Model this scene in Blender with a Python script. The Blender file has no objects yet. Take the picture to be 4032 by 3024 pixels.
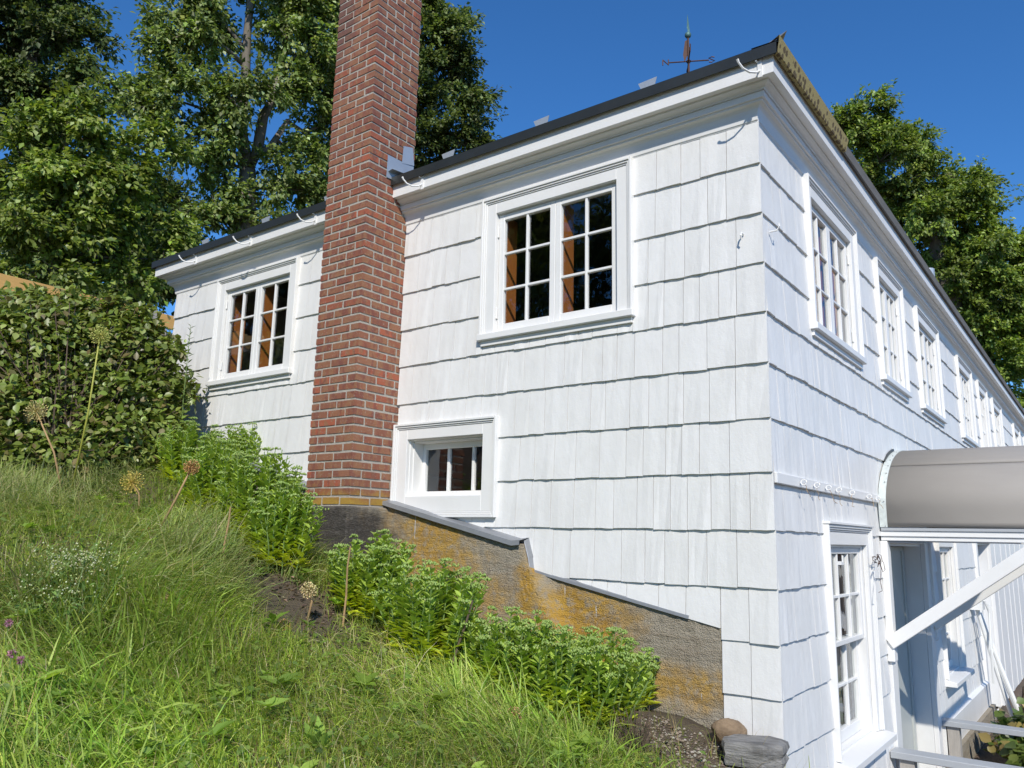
import bpy, math, random
import numpy as np
from mathutils import Vector, Matrix
random.seed(7); RNG = np.random.default_rng(11)
S = bpy.context.scene
COL = S.collection

# ---------------------------------------------------------------- camera, sky, sun, exposure
F_PX, PITCH, ROLL, YAW = 3124.2, .1913, .0208, .6463           # solved from the photograph (4032 px wide)
CAM = np.array([1.3896, -4.0492, -.3568])
def cam_axes():
    f = np.array([-math.sin(YAW)*math.cos(PITCH), math.cos(YAW)*math.cos(PITCH), math.sin(PITCH)])
    r = np.array([math.cos(YAW), math.sin(YAW), 0.]); u = np.cross(r, f)
    c, s = math.cos(ROLL), math.sin(ROLL)
    return c*r + s*u, -s*r + c*u, f
AR, AU, AF = cam_axes()
cam_d = bpy.data.cameras.new('camera'); cam = bpy.data.objects.new('camera', cam_d); COL.objects.link(cam)
cam_d.sensor_fit = 'HORIZONTAL'; cam_d.sensor_width = 36.; cam_d.lens = 36.*F_PX/4032.
cam_d.clip_start = .05; cam_d.clip_end = 3000.
M = Matrix(((AR[0], AU[0], -AF[0], CAM[0]), (AR[1], AU[1], -AF[1], CAM[1]), (AR[2], AU[2], -AF[2], CAM[2]), (0, 0, 0, 1)))
cam.matrix_world = M
S.camera = cam
SUN = np.array([.50, -.615, .612]); SUN /= np.linalg.norm(SUN)
w = bpy.data.worlds.new('World'); S.world = w; w.use_nodes = True
nt = w.node_tree; bg = nt.nodes['Background']
sky = nt.nodes.new('ShaderNodeTexSky'); sky.sky_type = 'NISHITA'; sky.sun_disc = False
sky.sun_elevation = math.asin(SUN[2]); sky.sun_rotation = math.atan2(SUN[0], SUN[1])
sky.air_density = 1.0; sky.dust_density = 0.; sky.ozone_density = 10.; sky.altitude = 0
hs = nt.nodes.new('ShaderNodeHueSaturation'); hs.inputs['Saturation'].default_value = 1.10
nt.links.new(sky.outputs[0], hs.inputs['Color']); nt.links.new(hs.outputs[0], bg.inputs[0]); bg.inputs[1].default_value = .15
sl = bpy.data.lights.new('sun', 'SUN'); sl.energy = 4.15; sl.angle = math.radians(.53); sl.color = (1., .95, .86)
so = bpy.data.objects.new('sun', sl); COL.objects.link(so)
so.rotation_euler = Vector(-SUN).to_track_quat('-Z', 'Y').to_euler(); so.location = (8, -12, 14)
S.view_settings.view_transform = 'Standard'; S.view_settings.look = 'None'
S.view_settings.exposure = .08; S.view_settings.gamma = 1.; S.view_settings.use_curve_mapping = False
S.render.engine = 'CYCLES'
S.cycles.max_bounces = 8; S.cycles.transparent_max_bounces = 12

K = 4032/2212.
def ray(u, v): return AF + (u*K-2016)/F_PX*AR - (v*K-1512)/F_PX*AU        # u, v in a 2212 x 1659 view of the photograph
def at(u, v, t): return CAM + t*ray(u, v)
def on(u, v, n, c):
    d = ray(u, v); n = np.array(n, float); return CAM + (c-n@CAM)/(n@d)*d

# ---------------------------------------------------------------- mesh helpers
class MB:
    def __init__(s, T=None): s.v = []; s.f = []; s.T = T
    def add(s, vs, fs):
        o = len(s.v); s.v += [s.T(*p) if s.T else tuple(p) for p in vs]; s.f += [tuple(i+o for i in f) for f in fs]; return s
    def box(s, a0, a1, b0, b1, c0, c1):
        return s.add([(a0, b0, c0), (a1, b0, c0), (a1, b1, c0), (a0, b1, c0), (a0, b0, c1), (a1, b0, c1), (a1, b1, c1), (a0, b1, c1)],
                     [(0, 3, 2, 1), (4, 5, 6, 7), (0, 1, 5, 4), (1, 2, 6, 5), (2, 3, 7, 6), (3, 0, 4, 7)])
    def tube(s, pts, rad, n=6, cap=True):
        pts = [np.array(p, float) for p in pts]
        if not hasattr(rad, '__len__'): rad = [rad]*len(pts)
        up = np.array([.31, .17, .93]); rings = []
        for i, p in enumerate(pts):
            d = pts[min(i+1, len(pts)-1)] - pts[max(i-1, 0)]; d = d/(np.linalg.norm(d)+1e-9)
            x = np.cross(d, up); x /= np.linalg.norm(x)+1e-9; y = np.cross(x, d)
            rings.append([p + rad[i]*(math.cos(2*math.pi*k/n)*x + math.sin(2*math.pi*k/n)*y) for k in range(n)])
        fs = []
        for i in range(len(pts)-1):
            for k in range(n):
                k2 = (k+1) % n; fs.append((i*n+k, i*n+k2, (i+1)*n+k2, (i+1)*n+k))
        if cap: fs.append(tuple(range(n-1, -1, -1))); fs.append(tuple(range((len(pts)-1)*n, len(pts)*n)))
        return s.add([tuple(p) for r in rings for p in r], fs)
    def mesh(s, name, smooth=False):
        me = bpy.data.meshes.new(name); me.from_pydata(s.v, [], s.f); me.update()
        import bmesh
        bm = bmesh.new(); bm.from_mesh(me); bmesh.ops.recalc_face_normals(bm, faces=bm.faces); bm.to_mesh(me); bm.free()
        if smooth: me.polygons.foreach_set('use_smooth', [True]*len(me.polygons))
        return me
def link(name, data, parent=None, loc=(0, 0, 0), rot=None, scale=None):
    o = bpy.data.objects.new(name, data); COL.objects.link(o)
    if parent: o.parent = parent
    o.location = loc
    if rot: o.rotation_euler = rot
    if scale: o.scale = scale
    return o
def obj(name, mb, mat, parent=None, loc=(0, 0, 0), smooth=False, bevel=0):
    me = mb.mesh(name, smooth); me.materials.append(mat)
    o = link(name, me, parent, loc)
    if bevel:
        m = o.modifiers.new('bevel', 'BEVEL'); m.width = bevel; m.segments = 1; m.limit_method = 'ANGLE'; m.angle_limit = .6
    return o
def tag(o, label=None, cat=None, group=None, kind=None):
    for k, v in (('label', label), ('category', cat), ('group', group), ('kind', kind)):
        if v: o[k] = v
    return o
def thing(name, loc, label, cat, group=None):
    o = bpy.data.objects.new(name, None); COL.objects.link(o); o.location = loc; o.empty_display_size = .2
    return tag(o, label, cat, group)
def fastmesh(name, V, tf, col, mat):
    """V (N,k,3): N copies of a template with faces tf; col (N,3) or (N,k,3)"""
    N, k = V.shape[:2]; me = bpy.data.meshes.new(name)
    lt = [len(f) for f in tf]; flat = np.array([i for f in tf for i in f])
    me.vertices.add(N*k); me.vertices.foreach_set('co', V.reshape(-1).astype(np.float32))
    idx = (flat[None, :] + (np.arange(N)*k)[:, None]).reshape(-1)
    me.loops.add(len(idx)); me.loops.foreach_set('vertex_index', idx.astype(np.int32))
    ltn = np.tile(lt, N); st = np.concatenate([[0], np.cumsum(ltn)[:-1]])
    me.polygons.add(len(ltn)); me.polygons.foreach_set('loop_start', st.astype(np.int32))
    me.update(calc_edges=True); me.validate()
    if col.ndim == 2: col = np.repeat(col[:, None, :], k, 1)
    c4 = np.ones((N*k, 4), np.float32); c4[:, :3] = col.reshape(-1, 3)
    ca = me.color_attributes.new('Col', 'FLOAT_COLOR', 'POINT'); ca.data.foreach_set('color', c4.reshape(-1))
    me.materials.append(mat)
    return me
def nrm(a): return a/(np.linalg.norm(a, axis=-1, keepdims=True)+1e-9)
def leaves(pos, dirv, up, L, Wd, tmpl, tf):
    """place leaf template (x across, y along, z normal) at pos"""
    y = nrm(dirv); x = nrm(np.cross(y, up)); z = np.cross(x, y)
    t = np.array(tmpl, float); L = np.asarray(L)[:, None, None]; Wd = np.asarray(Wd)[:, None, None]
    return pos[:, None, :] + t[None, :, 0:1]*x[:, None, :]*Wd + t[None, :, 1:2]*y[:, None, :]*L + t[None, :, 2:3]*z[:, None, :]*L
RHOMB = ([(0, 0, 0), (.5, .45, .08), (0, 1, -.12), (-.5, .45, .08)], [(0, 1, 2), (0, 2, 3)])
OVATE = ([(0, 0, 0), (.42, .28, .07), (.46, .55, .06), (0, 1, -.1), (-.46, .55, .06), (-.42, .28, .07), (0, .42, -.02)],
         [(0, 1, 6), (1, 2, 6), (2, 3, 6), (3, 4, 6), (4, 5, 6), (5, 0, 6)])
def lerp(a, b, t): return a+(b-a)*t
def bright(cols, k): return [tuple(min(.6, c*k) for c in q) for q in cols]
def rcol(n, cols, wts, jit=.15):
    c = np.array(cols)[RNG.choice(len(cols), n, p=np.array(wts)/sum(wts))]
    return np.clip(c*(1+RNG.normal(0, jit, (n, 1)))*(1+RNG.normal(0, jit*.3, (n, 3))), .004, .9)

# ---------------------------------------------------------------- materials
def newmat(name):
    m = bpy.data.materials.new(name); m.use_nodes = True; t = m.node_tree
    return m, t, t.nodes['Principled BSDF']
def nd(t, typ, **kw):
    n = t.nodes.new(typ)
    for k, v in kw.items():
        if k.startswith('i_'): n.inputs[int(k[2:]) if k[2:].isdigit() else k[2:].replace('_', ' ')].default_value = v
        else: setattr(n, k, v)
    return n
def lk(t, a, b): t.links.new(a, b)
def noise(t, vec, scale, detail=4, rough=.55, dist=0):
    n = nd(t, 'ShaderNodeTexNoise'); n.inputs['Scale'].default_value = scale; n.inputs['Detail'].default_value = detail
    n.inputs['Roughness'].default_value = rough; n.inputs['Distortion'].default_value = dist
    if vec: lk(t, vec, n.inputs['Vector'])
    return n.outputs['Fac']
def ramp(t, fac, stops):
    r = nd(t, 'ShaderNodeValToRGB'); e = r.color_ramp.elements
    while len(e) < len(stops): e.new(.5)
    for i, (p, c) in enumerate(stops):
        e[i].position = p; e[i].color = (c, c, c, 1) if not hasattr(c, '__len__') else (*c, 1)
    lk(t, fac, r.inputs[0]); return r.outputs[0]
def mixc(t, fac, a, b, mode='MIX'):
    m = nd(t, 'ShaderNodeMix', data_type='RGBA', blend_type=mode)
    for s, v in ((0, fac), (6, a), (7, b)):
        if hasattr(v, 'node'): lk(t, v, m.inputs[s])
        else: m.inputs[s].default_value = v if s == 0 else (*v, 1)
    return m.outputs[2]
def mth(t, op, a, b=0., clamp=False):
    m = nd(t, 'ShaderNodeMath', operation=op, use_clamp=clamp)
    for s, v in ((0, a), (1, b)):
        if hasattr(v, 'node'): lk(t, v, m.inputs[s])
        else: m.inputs[s].default_value = v
    return m.outputs[0]
def position(t, scale=None, loc=None):
    g = nd(t, 'ShaderNodeNewGeometry').outputs['Position']
    if scale is None and loc is None: return g
    mp = nd(t, 'ShaderNodeMapping'); lk(t, g, mp.inputs[0])
    if scale: mp.inputs['Scale'].default_value = scale
    if loc: mp.inputs['Location'].default_value = loc
    return mp.outputs[0]
def bump(t, b, h, strength=.3, dist=.01):
    n = nd(t, 'ShaderNodeBump'); n.inputs['Strength'].default_value = strength; n.inputs['Distance'].default_value = dist
    lk(t, h, n.inputs['Height']); lk(t, n.outputs[0], b.inputs['Normal'])
def rnd(t):
    o = nd(t, 'ShaderNodeObjectInfo').outputs['Random']; g = nd(t, 'ShaderNodeNewGeometry').outputs['Random Per Island']
    return mth(t, 'FRACT', mth(t, 'ADD', o, g))
def blob(t, c, r, soft=.5, ns=6., na=.6):
    """stain mask: noisy ellipsoid at c with radii r"""
    p = position(t, tuple(1/q for q in r), tuple(-a/q for a, q in zip(c, r)))
    ln = nd(t, 'ShaderNodeVectorMath', operation='LENGTH'); lk(t, p, ln.inputs[0])
    n = noise(t, position(t), ns, 5, .65)
    d = mth(t, 'ADD', ln.outputs['Value'], mth(t, 'MULTIPLY', mth(t, 'SUBTRACT', n, .5), na*2))
    mr = nd(t, 'ShaderNodeMapRange', interpolation_type='SMOOTHSTEP'); lk(t, d, mr.inputs[0])
    mr.inputs[1].default_value = 1.; mr.inputs[2].default_value = 1.-soft; mr.inputs[3].default_value = 0; mr.inputs[4].default_value = 1
    return mr.outputs[0]

def white_paint(name, base=(.775, .765, .740), dirt=(.66, .645, .605), bs=.35, rough=.5, grain=True):
    m, t, b = newmat(name); p = position(t)
    n1 = noise(t, p, 3.5, 5, .6); n2 = noise(t, position(t, (1, 1, .14)), 55, 4, .6); n3 = noise(t, p, 130, 3)
    lo = ramp(t, n1, [(.42, 0.), (.78, .55)])
    c = mixc(t, lo, base, dirt)
    c = mixc(t, mth(t, 'MULTIPLY', rnd(t), .16), c, (.70, .695, .675))
    c = mixc(t, mth(t, 'MULTIPLY', ramp(t, n2, [(.58, 0.), (.8, 1.)]), .12), c, (.60, .60, .56))
    lk(t, c, b.inputs['Base Color']); b.inputs['Roughness'].default_value = rough
    h = mth(t, 'ADD', mth(t, 'MULTIPLY', n2, .4 if grain else .15), mth(t, 'MULTIPLY', n3, .35))
    h = mth(t, 'ADD', h, mth(t, 'MULTIPLY', noise(t, position(t, (1, 1, .6)), 22, 4, .6), 1.5 if grain else .8))
    bump(t, b, h, bs, .006); return m
M_SHIN = white_paint('white_shingle_paint', bs=.32)
M_TRIM = white_paint('white_trim_paint', (.80, .79, .765), (.70, .69, .655), .16, .42, False)
M_RAIL = white_paint('grey_deck_paint', (.36, .38, .40), (.30, .31, .32), .25, .55, True)
def plain(name, col, rough=.6, metal=0., ns=12., var=.25, bs=.2, scale=None):
    m, t, b = newmat(name); p = position(t, scale)
    n = noise(t, p, ns, 6, .6); c = mixc(t, n, tuple(x*(1-var) for x in col), tuple(min(1, x*(1+var)) for x in col))
    lk(t, c, b.inputs['Base Color']); b.inputs['Roughness'].default_value = rough; b.inputs['Metallic'].default_value = metal
    bump(t, b, noise(t, p, ns*5, 4), bs, .004); return m
M_METAL = plain('galvanised_flashing', (.30, .31, .325), .45, .35, 9, .25, .25)
M_ROOF = plain('dark_roof_metal', (.030, .033, .032), .42, .1, 6, .35, .2)
M_EAVE = plain('weathered_eave_edge', (.15, .14, .125), .8, 0, 14, .5, .5, (1, .25, 1))
M_TIN = plain('bright_tin', (.52, .55, .57), .4, .5, 7, .12, .15)
M_AWN = plain('grey_awning_sheet', (.305, .280, .250), .75, .0, 3.5, .11, .05, (.6, 2, 1))
M_MINT = plain('pale_weathered_trim', (.60, .64, .61), .6, .1, 40, .28, .4)
M_WOOD = plain('orange_interior_wood', (.36, .125, .030), .45, 0, 16, .35, .15, (6, 6, .5))
M_DARK = plain('dark_interior', (.060, .048, .038), .8, 0, 6, .4, .1)
M_IRON = plain('rusty_iron', (.10, .055, .04), .7, .4, 30, .5, .3)
M_COPPER = plain('green_copper', (.10, .20, .19), .55, .4, 25, .4, .3)
M_SHADEGREY = plain('shade_greyed_white_door', (.46, .48, .45), .4, 0, 8, .08, .05)  # white door; the shade under the awning is put into its colour
M_SHADEBLUE = plain('shade_blued_white_door', (.42, .46, .52), .5, 0, 8, .12, .1)  # far white door, its bluish recess shade painted into the base colour
M_BARK = plain('grey_bark', (.19, .165, .135), .9, 0, 10, .5, .9, (3, 3, .6))
M_TWIG = plain('brown_twig', (.12, .085, .06), .9, 0, 30, .4, .5)
M_STALK = plain('dry_tan_stalk', (.42, .27, .13), .8, 0, 40, .35, .3)
M_YELL = plain('yellow_pine_board', (.62, .36, .11), .7, 0, 10, .25, .3, (1, .3, 5))
M_POSTW = plain('grey_weathered_post', (.38, .35, .31), .85, 0, 12, .3, .5, (6, 6, .8))
M_TRAIL = plain('dark_blue_trailer_paint', (.035, .042, .06), .45, .1, 10, .3, .1)
M_RUBBER = plain('black_rubber', (.02, .02, .02), .8, 0, 20, .3, .2)
M_CURT = plain('grey_curtain', (.30, .29, .27), .9, 0, 8, .2, .3, (8, 8, .3))
M_PIPE = plain('white_plastic_pipe', (.74, .74, .72), .4, 0, 10, .08, .05)

m, t, b = newmat('spotted_tan_felt'); M_FELT = m                       # spotted underlayment at the roof corner
vo = nd(t, 'ShaderNodeTexVoronoi'); lk(t, position(t, (1, 1, 1)), vo.inputs['Vector']); vo.inputs['Scale'].default_value = 21.; vo.inputs['Randomness'].default_value = .55
sp = ramp(t, mth(t, 'ADD', vo.outputs['Distance'], mth(t, 'MULTIPLY', noise(t, position(t), 60, 3), .25)), [(.46, 1.), (.54, 0.)])
lk(t, mixc(t, sp, (.36, .29, .12), (.12, .085, .04)), b.inputs['Base Color']); b.inputs['Roughness'].default_value = .9
bump(t, b, noise(t, position(t), 90, 4), .4, .004)

m, t, b = newmat('old_red_brick'); M_BRICK = m
p = position(t); r = rnd(t)
c = ramp(t, r, [(0., (.235, .074, .043)), (.2, (.285, .122, .066)), (.42, (.195, .060, .040)), (.62, (.295, .135, .074)), (.8, (.255, .080, .044)), (.95, (.38, .100, .048))])
c = mixc(t, ramp(t, noise(t, position(t, (1, 1, .4)), 24, 2, .4), [(.50, 0.), (.55, .8)]), c, (.285, .135, .066))
c = mixc(t, ramp(t, noise(t, position(t, (1, 1, .5), (3, 1, 2)), 19, 2, .4), [(.56, 0.), (.60, .7)]), c, (.185, .060, .044))
c = mixc(t, ramp(t, noise(t, p, 30, 6, .7), [(.35, 0.), (.75, .45)]), c, (.215, .085, .05))
gs = nd(t, 'ShaderNodeSeparateXYZ'); lk(t, nd(t, 'ShaderNodeTexCoord').outputs['Generated'], gs.inputs[0])
ez = mth(t, 'ADD', mth(t, 'ABSOLUTE', mth(t, 'SUBTRACT', gs.outputs[2], .5)), mth(t, 'MULTIPLY', mth(t, 'SUBTRACT', noise(t, p, 45, 4, .65), .5), .55))
c = mixc(t, ramp(t, ez, [(.49, 0.), (.58, .85)]), c, (.38, .335, .275))
c = mixc(t, ramp(t, noise(t, p, 70, 5, .75), [(.57, 0.), (.70, .6)]), c, (.42, .36, .30))
sep = nd(t, 'ShaderNodeSeparateXYZ'); lk(t, p, sep.inputs[0])
zl = nd(t, 'ShaderNodeMapRange'); lk(t, sep.outputs[2], zl.inputs[0]); zl.inputs[1].default_value = .05; zl.inputs[2].default_value = -.16; zl.inputs[3].default_value = -.40; zl.inputs[4].default_value = .55
li = mth(t, 'MULTIPLY', mth(t, 'ADD', zl.outputs[0], mth(t, 'SUBTRACT', noise(t, p, 9, 5, .7), .55)), 2.2, True)
c = mixc(t, mth(t, 'MULTIPLY', li, .85), c, (.40, .25, .035))
soot = blob(t, (-3.14, -.42, 3.6), (.25, .3, .5), .5, 14, .5)
c = mixc(t, mth(t, 'MULTIPLY', soot, .6), c, (.11, .065, .055))
lk(t, c, b.inputs['Base Color']); b.inputs['Roughness'].default_value = .85
bump(t, b, mth(t, 'ADD', noise(t, p, 60, 6, .7), mth(t, 'MULTIPLY', noise(t, p, 220, 3), .4)), .5, .006)

m, t, b = newmat('lime_mortar'); M_MORT = m
p = position(t); n = noise(t, p, 25, 6, .7)
lk(t, mixc(t, n, (.34, .31, .26), (.55, .51, .44)), b.inputs['Base Color']); b.inputs['Roughness'].default_value = .95
bump(t, b, noise(t, p, 90, 6, .7), .8, .012)

m, t, b = newmat('stained_concrete'); M_CONC = m
p = position(t); n = noise(t, p, 5, 7, .65); nf = noise(t, p, 45, 6, .7); nh = noise(t, position(t, (1, 1, 5)), 3.2, 5, .6)
c = mixc(t, n, (.31, .265, .195), (.43, .38, .295))
c = mixc(t, ramp(t, nh, [(.5, 0.), (.72, .6)]), c, (.25, .185, .12))
c = mixc(t, ramp(t, nf, [(.60, 0.), (.70, .55)]), c, (.16, .115, .08))
o1 = blob(t, (-2.25, -.1, -.45), (.55, .6, .55), .7, 6, .85); o2 = blob(t, (-1.15, 0, -.88), (.50, .6, .42), .6, 6, .5)
o3 = blob(t, (-1.45, 0, -.70), (.14, .5, .40), .8, 8, .6); o4 = blob(t, (-.55, 0, -1.1), (.7, .6, .14), .8, 6, .7); o5 = blob(t, (-1.75, 0, -.75), (.4, .6, .25), .8, 7, .9)
om = mth(t, 'MAXIMUM', mth(t, 'MAXIMUM', mth(t, 'MULTIPLY', o1, .9), o2), mth(t, 'MAXIMUM', o3, mth(t, 'MAXIMUM', mth(t, 'MULTIPLY', o4, .8), mth(t, 'MULTIPLY', o5, .65))))
om = mth(t, 'MULTIPLY', om, ramp(t, noise(t, p, 22, 6, .75), [(.36, .15), (.52, 1.)]))
c = mixc(t, mth(t, 'MULTIPLY', om, .95), c, mixc(t, noise(t, p, 8, 4), (.44, .225, .035), (.56, .345, .035)))
bk = blob(t, (-3.0, -.4, -.45), (.68, .55, .55), .45, 7, .4)
c = mixc(t, mth(t, 'MULTIPLY', bk, .93), c, mixc(t, ramp(t, nf, [(.5, 0.), (.7, 1.)]), (.045, .04, .036), (.12, .11, .10)))
drip = ramp(t, noise(t, position(t, (1, 1, .05)), 38, 2, .4), [(.70, 0.), (.72, 1.)])
drip = mth(t, 'MULTIPLY', drip, ramp(t, noise(t, p, 9, 3), [(.50, 0.), (.56, 1.)]))
c = mixc(t, mth(t, 'MULTIPLY', drip, .75), c, (.66, .64, .60))
vo = nd(t, 'ShaderNodeTexVoronoi'); lk(t, p, vo.inputs['Vector']); vo.inputs['Scale'].default_value = 42.
pit = mth(t, 'MULTIPLY', ramp(t, vo.outputs['Distance'], [(.16, 1.), (.26, 0.)]), ramp(t, noise(t, p, 7, 3), [(.48, 0.), (.58, 1.)]))
c = mixc(t, mth(t, 'MULTIPLY', pit, .6), c, (.09, .065, .045))
lk(t, c, b.inputs['Base Color']); b.inputs['Roughness'].default_value = .95
bump(t, b, mth(t, 'ADD', mth(t, 'MULTIPLY', nf, .8), mth(t, 'ADD', mth(t, 'MULTIPLY', nh, 1.6), noise(t, p, 140, 4))), .75, .025)

m, t, b = newmat('window_glass'); M_GLASS = m
t.nodes.remove(b); out = t.nodes['Material Output']
tr = nd(t, 'ShaderNodeBsdfTransparent'); tr.inputs[0].default_value = (.90, .93, .92, 1)
gl = nd(t, 'ShaderNodeBsdfGlossy'); gl.inputs['Roughness'].default_value = .02; gl.inputs[0].default_value = (.95, .97, 1, 1)
lw = nd(t, 'ShaderNodeLayerWeight'); fz = mth(t, 'ADD', mth(t, 'MULTIPLY', mth(t, 'POWER', lw.outputs['Facing'], 4.), .75), .10)
bp = nd(t, 'ShaderNodeBump'); bp.inputs['Strength'].default_value = .12; bp.inputs['Distance'].default_value = .01
lk(t, noise(t, position(t), 7, 2), bp.inputs['Height']); lk(t, bp.outputs[0], gl.inputs['Normal'])
mx = nd(t, 'ShaderNodeMixShader'); lk(t, fz, mx.inputs[0]); lk(t, tr.outputs[0], mx.inputs[1]); lk(t, gl.outputs[0], mx.inputs[2])
lk(t, mx.outputs[0], out.inputs[0])

def foliage(name, trans=.3, rough=.45, spec=.5):
    m, t, b = newmat(name); a = nd(t, 'ShaderNodeVertexColor', layer_name='Col')
    lk(t, a.outputs[0], b.inputs['Base Color']); b.inputs['Roughness'].default_value = rough; b.inputs['Specular IOR Level'].default_value = spec
    tl = nd(t, 'ShaderNodeBsdfTranslucent'); lk(t, mixc(t, 1., a.outputs[0], (1.5, 1.55, .7), 'MULTIPLY'), tl.inputs[0])
    mx = nd(t, 'ShaderNodeMixShader'); mx.inputs[0].default_value = trans
    lk(t, b.outputs[0], mx.inputs[1]); lk(t, tl.outputs[0], mx.inputs[2]); lk(t, mx.outputs[0], t.nodes['Material Output'].inputs[0])
    return m
M_LEAF = foliage('tree_leaf', .35, .5, .35); M_GRASS = foliage('grass_blade', .38, .5, .4); M_SHRUB = foliage('shrub_leaf', .28, .4, .5)
M_SEDUM = foliage('sedum_leaf', .25, .45, .45); M_DRY = foliage('dry_seed_head', .2, .7, .2)

m, t, b = newmat('garden_soil'); M_SOIL = m
p = position(t); n = noise(t, p, 14, 7, .7); n2 = noise(t, p, 1.3, 4)
c = mixc(t, n, (.085, .058, .042), (.24, .168, .118)); c = mixc(t, ramp(t, n2, [(.45, 0.), (.7, .5)]), c, (.08, .085, .035))
c = mixc(t, ramp(t, noise(t, p, 70, 3), [(.68, 0.), (.74, .8)]), c, (.33, .25, .16))
lk(t, c, b.inputs['Base Color']); b.inputs['Roughness'].default_value = .95
bump(t, b, mth(t, 'ADD', n, noise(t, p, 60, 5, .7)), .9, .03)
def stone_mat(name, a, bb, st=(1, 1, 1), sc=18):
    m, t, b = newmat(name); co = nd(t, 'ShaderNodeTexCoord').outputs['Object']
    mp = nd(t, 'ShaderNodeMapping'); mp.inputs['Scale'].default_value = st; lk(t, co, mp.inputs[0])
    n = noise(t, mp.outputs[0], sc, 8, .7); n2 = noise(t, mp.outputs[0], sc*.35, 4)
    c = mixc(t, n, a, bb); c = mixc(t, ramp(t, n2, [(.45, 0.), (.65, .7)]), c, tuple(.55*x for x in a))
    lk(t, c, b.inputs['Base Color']); b.inputs['Roughness'].default_value = .88; bump(t, b, mth(t, 'ADD', n, n2), .8, .02); return m
M_BOUL = stone_mat('brown_boulder', (.21, .135, .075), (.40, .29, .18), (1, 1, 2))
M_SLAB = stone_mat('grey_slate', (.20, .19, .175), (.38, .365, .34), (1.0, 4.5, 5.))

# ---------------------------------------------------------------- ground
def gz(x, y):
    x = np.asarray(x, float); y = np.asarray(y, float)
    xs = np.clip(x, -9.5, 1.6)
    z = -1.38 - .32*xs + .03*np.sin(2.1*x+.7*y)*np.cos(1.7*y) + .012*np.sin(6*x+1)*np.sin(5*y)
    z = z - .16*np.clip((-3.0-x)/1.2, 0, 1)*np.clip((-.8-y)/.6, 0, 1)*np.clip((x+7.2)/1.2, 0, 1)
    z = z - .13*np.clip((y+.9)/.8, 0, 1)*np.clip((-.5-x)/.5, 0, 1)
    s = np.clip((x+.08)/.05, 0, 1)*np.clip((y+.10)/.2, 0, 1); s = s*s*(3-2*s)           # terrace beside the long wall lies lower
    z = z*(1-s) + (-2.32+.015*np.sin(3*x)*np.sin(2*y))*s
    s2 = np.clip((x-.6)/2, 0, 1); z = z*(1-s2) + np.minimum(z, -1.9-.42*np.clip(y+2, 0, 1))*s2
    ins = (x > -5.75) & (x < -.02) & (y > .06)
    return np.where(ins, -2.4, z)
gx = np.concatenate([-np.geomspace(12, 900, 14)[::-1], np.arange(-11.5, -.12, .11), [-.085, -.03, .02], np.arange(.1, 2.6, .11), np.geomspace(3, 900, 16)])
gy = np.concatenate([-np.geomspace(6, 900, 14)[::-1], np.arange(-5.6, .05, .11), [.065], np.geomspace(.2, 900, 30)])
X, Y = np.meshgrid(gx, gy, indexing='ij'); Z = gz(X, Y)
Vg = np.stack([X, Y, Z], -1).reshape(-1, 3); ny = len(gy)
fg = [(i*ny+j, (i+1)*ny+j, (i+1)*ny+j+1, i*ny+j+1) for i in range(len(gx)-1) for j in range(ny-1)]
me = bpy.data.meshes.new('ground'); me.from_pydata(Vg.tolist(), [], fg); me.materials.append(M_SOIL)
me.polygons.foreach_set('use_smooth', [True]*len(fg))
tag(link('ground', me), kind='structure')

# ---------------------------------------------------------------- house
HB = (0., 0., -2.1); NEG = (0., 0., 2.1)
house = thing('house', HB, 'long white shingled house with a brick chimney and many-paned windows', 'house')
def part(name, mb, mat, smooth=False, bevel=0, parent=None, data=None):
    if parent is None: return obj(name, mb, mat, house, NEG, smooth, bevel)
    return obj(name, mb, mat, parent, (0, 0, 0), smooth, bevel)
FR = lambda a, d, z: (a, -d, z)          # front wall: a along x, d outward
SD = lambda a, d, z: (d, a, z)           # long side wall: a along y, d outward
LEFT, BACK = -5.85, 18.5
ZC = [1.99, 1.696, 1.4085, 1.124, .850, .572, .281, 0., -.2925, -.583, -.845, -1.104, -1.36, -1.62, -1.88]
FWIN = [(-1.922, -.757, .935, 1.945), (-5.095, -3.93, .935, 1.945), (-2.684, -1.752, -.233, .42)]
FOPEN = [(-1.818, -.862, .96, 1.838), (-4.988, -4.032, .96, 1.838), (-2.568, -1.817, -.098, .316)]
SWIN = [(.79, 1.98, .93, 1.95), (2.62, 3.60, .93, 1.95), (4.25, 5.44, .93, 1.95), (6.75, 7.94, .93, 1.95), (8.55, 9.53, .93, 1.95), (10.2, 11.39, .93, 1.95), (13.4, 14.6, .93, 1.95), (15.6, 16.8, .93, 1.95),
        (.823, 1.865, -1.6, -.24), (4.40, 5.44, -1.6, -.24)]
SOPEN = [(a+.103, c-.103, z+.025, y-.107) for a, c, z, y in SWIN[:8]] + [(.905, 1.755, -1.555, -.352), (4.48, 5.33, -1.555, -.352), (2.41, 3.79, -2.36, -.335), (7.04, 8.26, -2.36, -.295)]
def cells(a0, a1, z0, z1, ops):
    A = sorted({a0, a1, *[q for o in ops for q in o[:2]]}); Zs = sorted({z0, z1, *[q for o in ops for q in o[2:]]})
    for i in range(len(A)-1):
        run = None
        for j in range(len(Zs)-1):
            ca, cz = (A[i]+A[i+1])/2, (Zs[j]+Zs[j+1])/2
            if any(o[0] < ca < o[1] and o[2] < cz < o[3] for o in ops):
                if run: yield (A[i], A[i+1], *run); run = None
            else: run = (run[0], Zs[j+1]) if run else (Zs[j], Zs[j+1])
        if run: yield (A[i], A[i+1], *run)
mf, ms, mi = MB(FR), MB(SD), MB(FR); mi2 = MB(SD)
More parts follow.
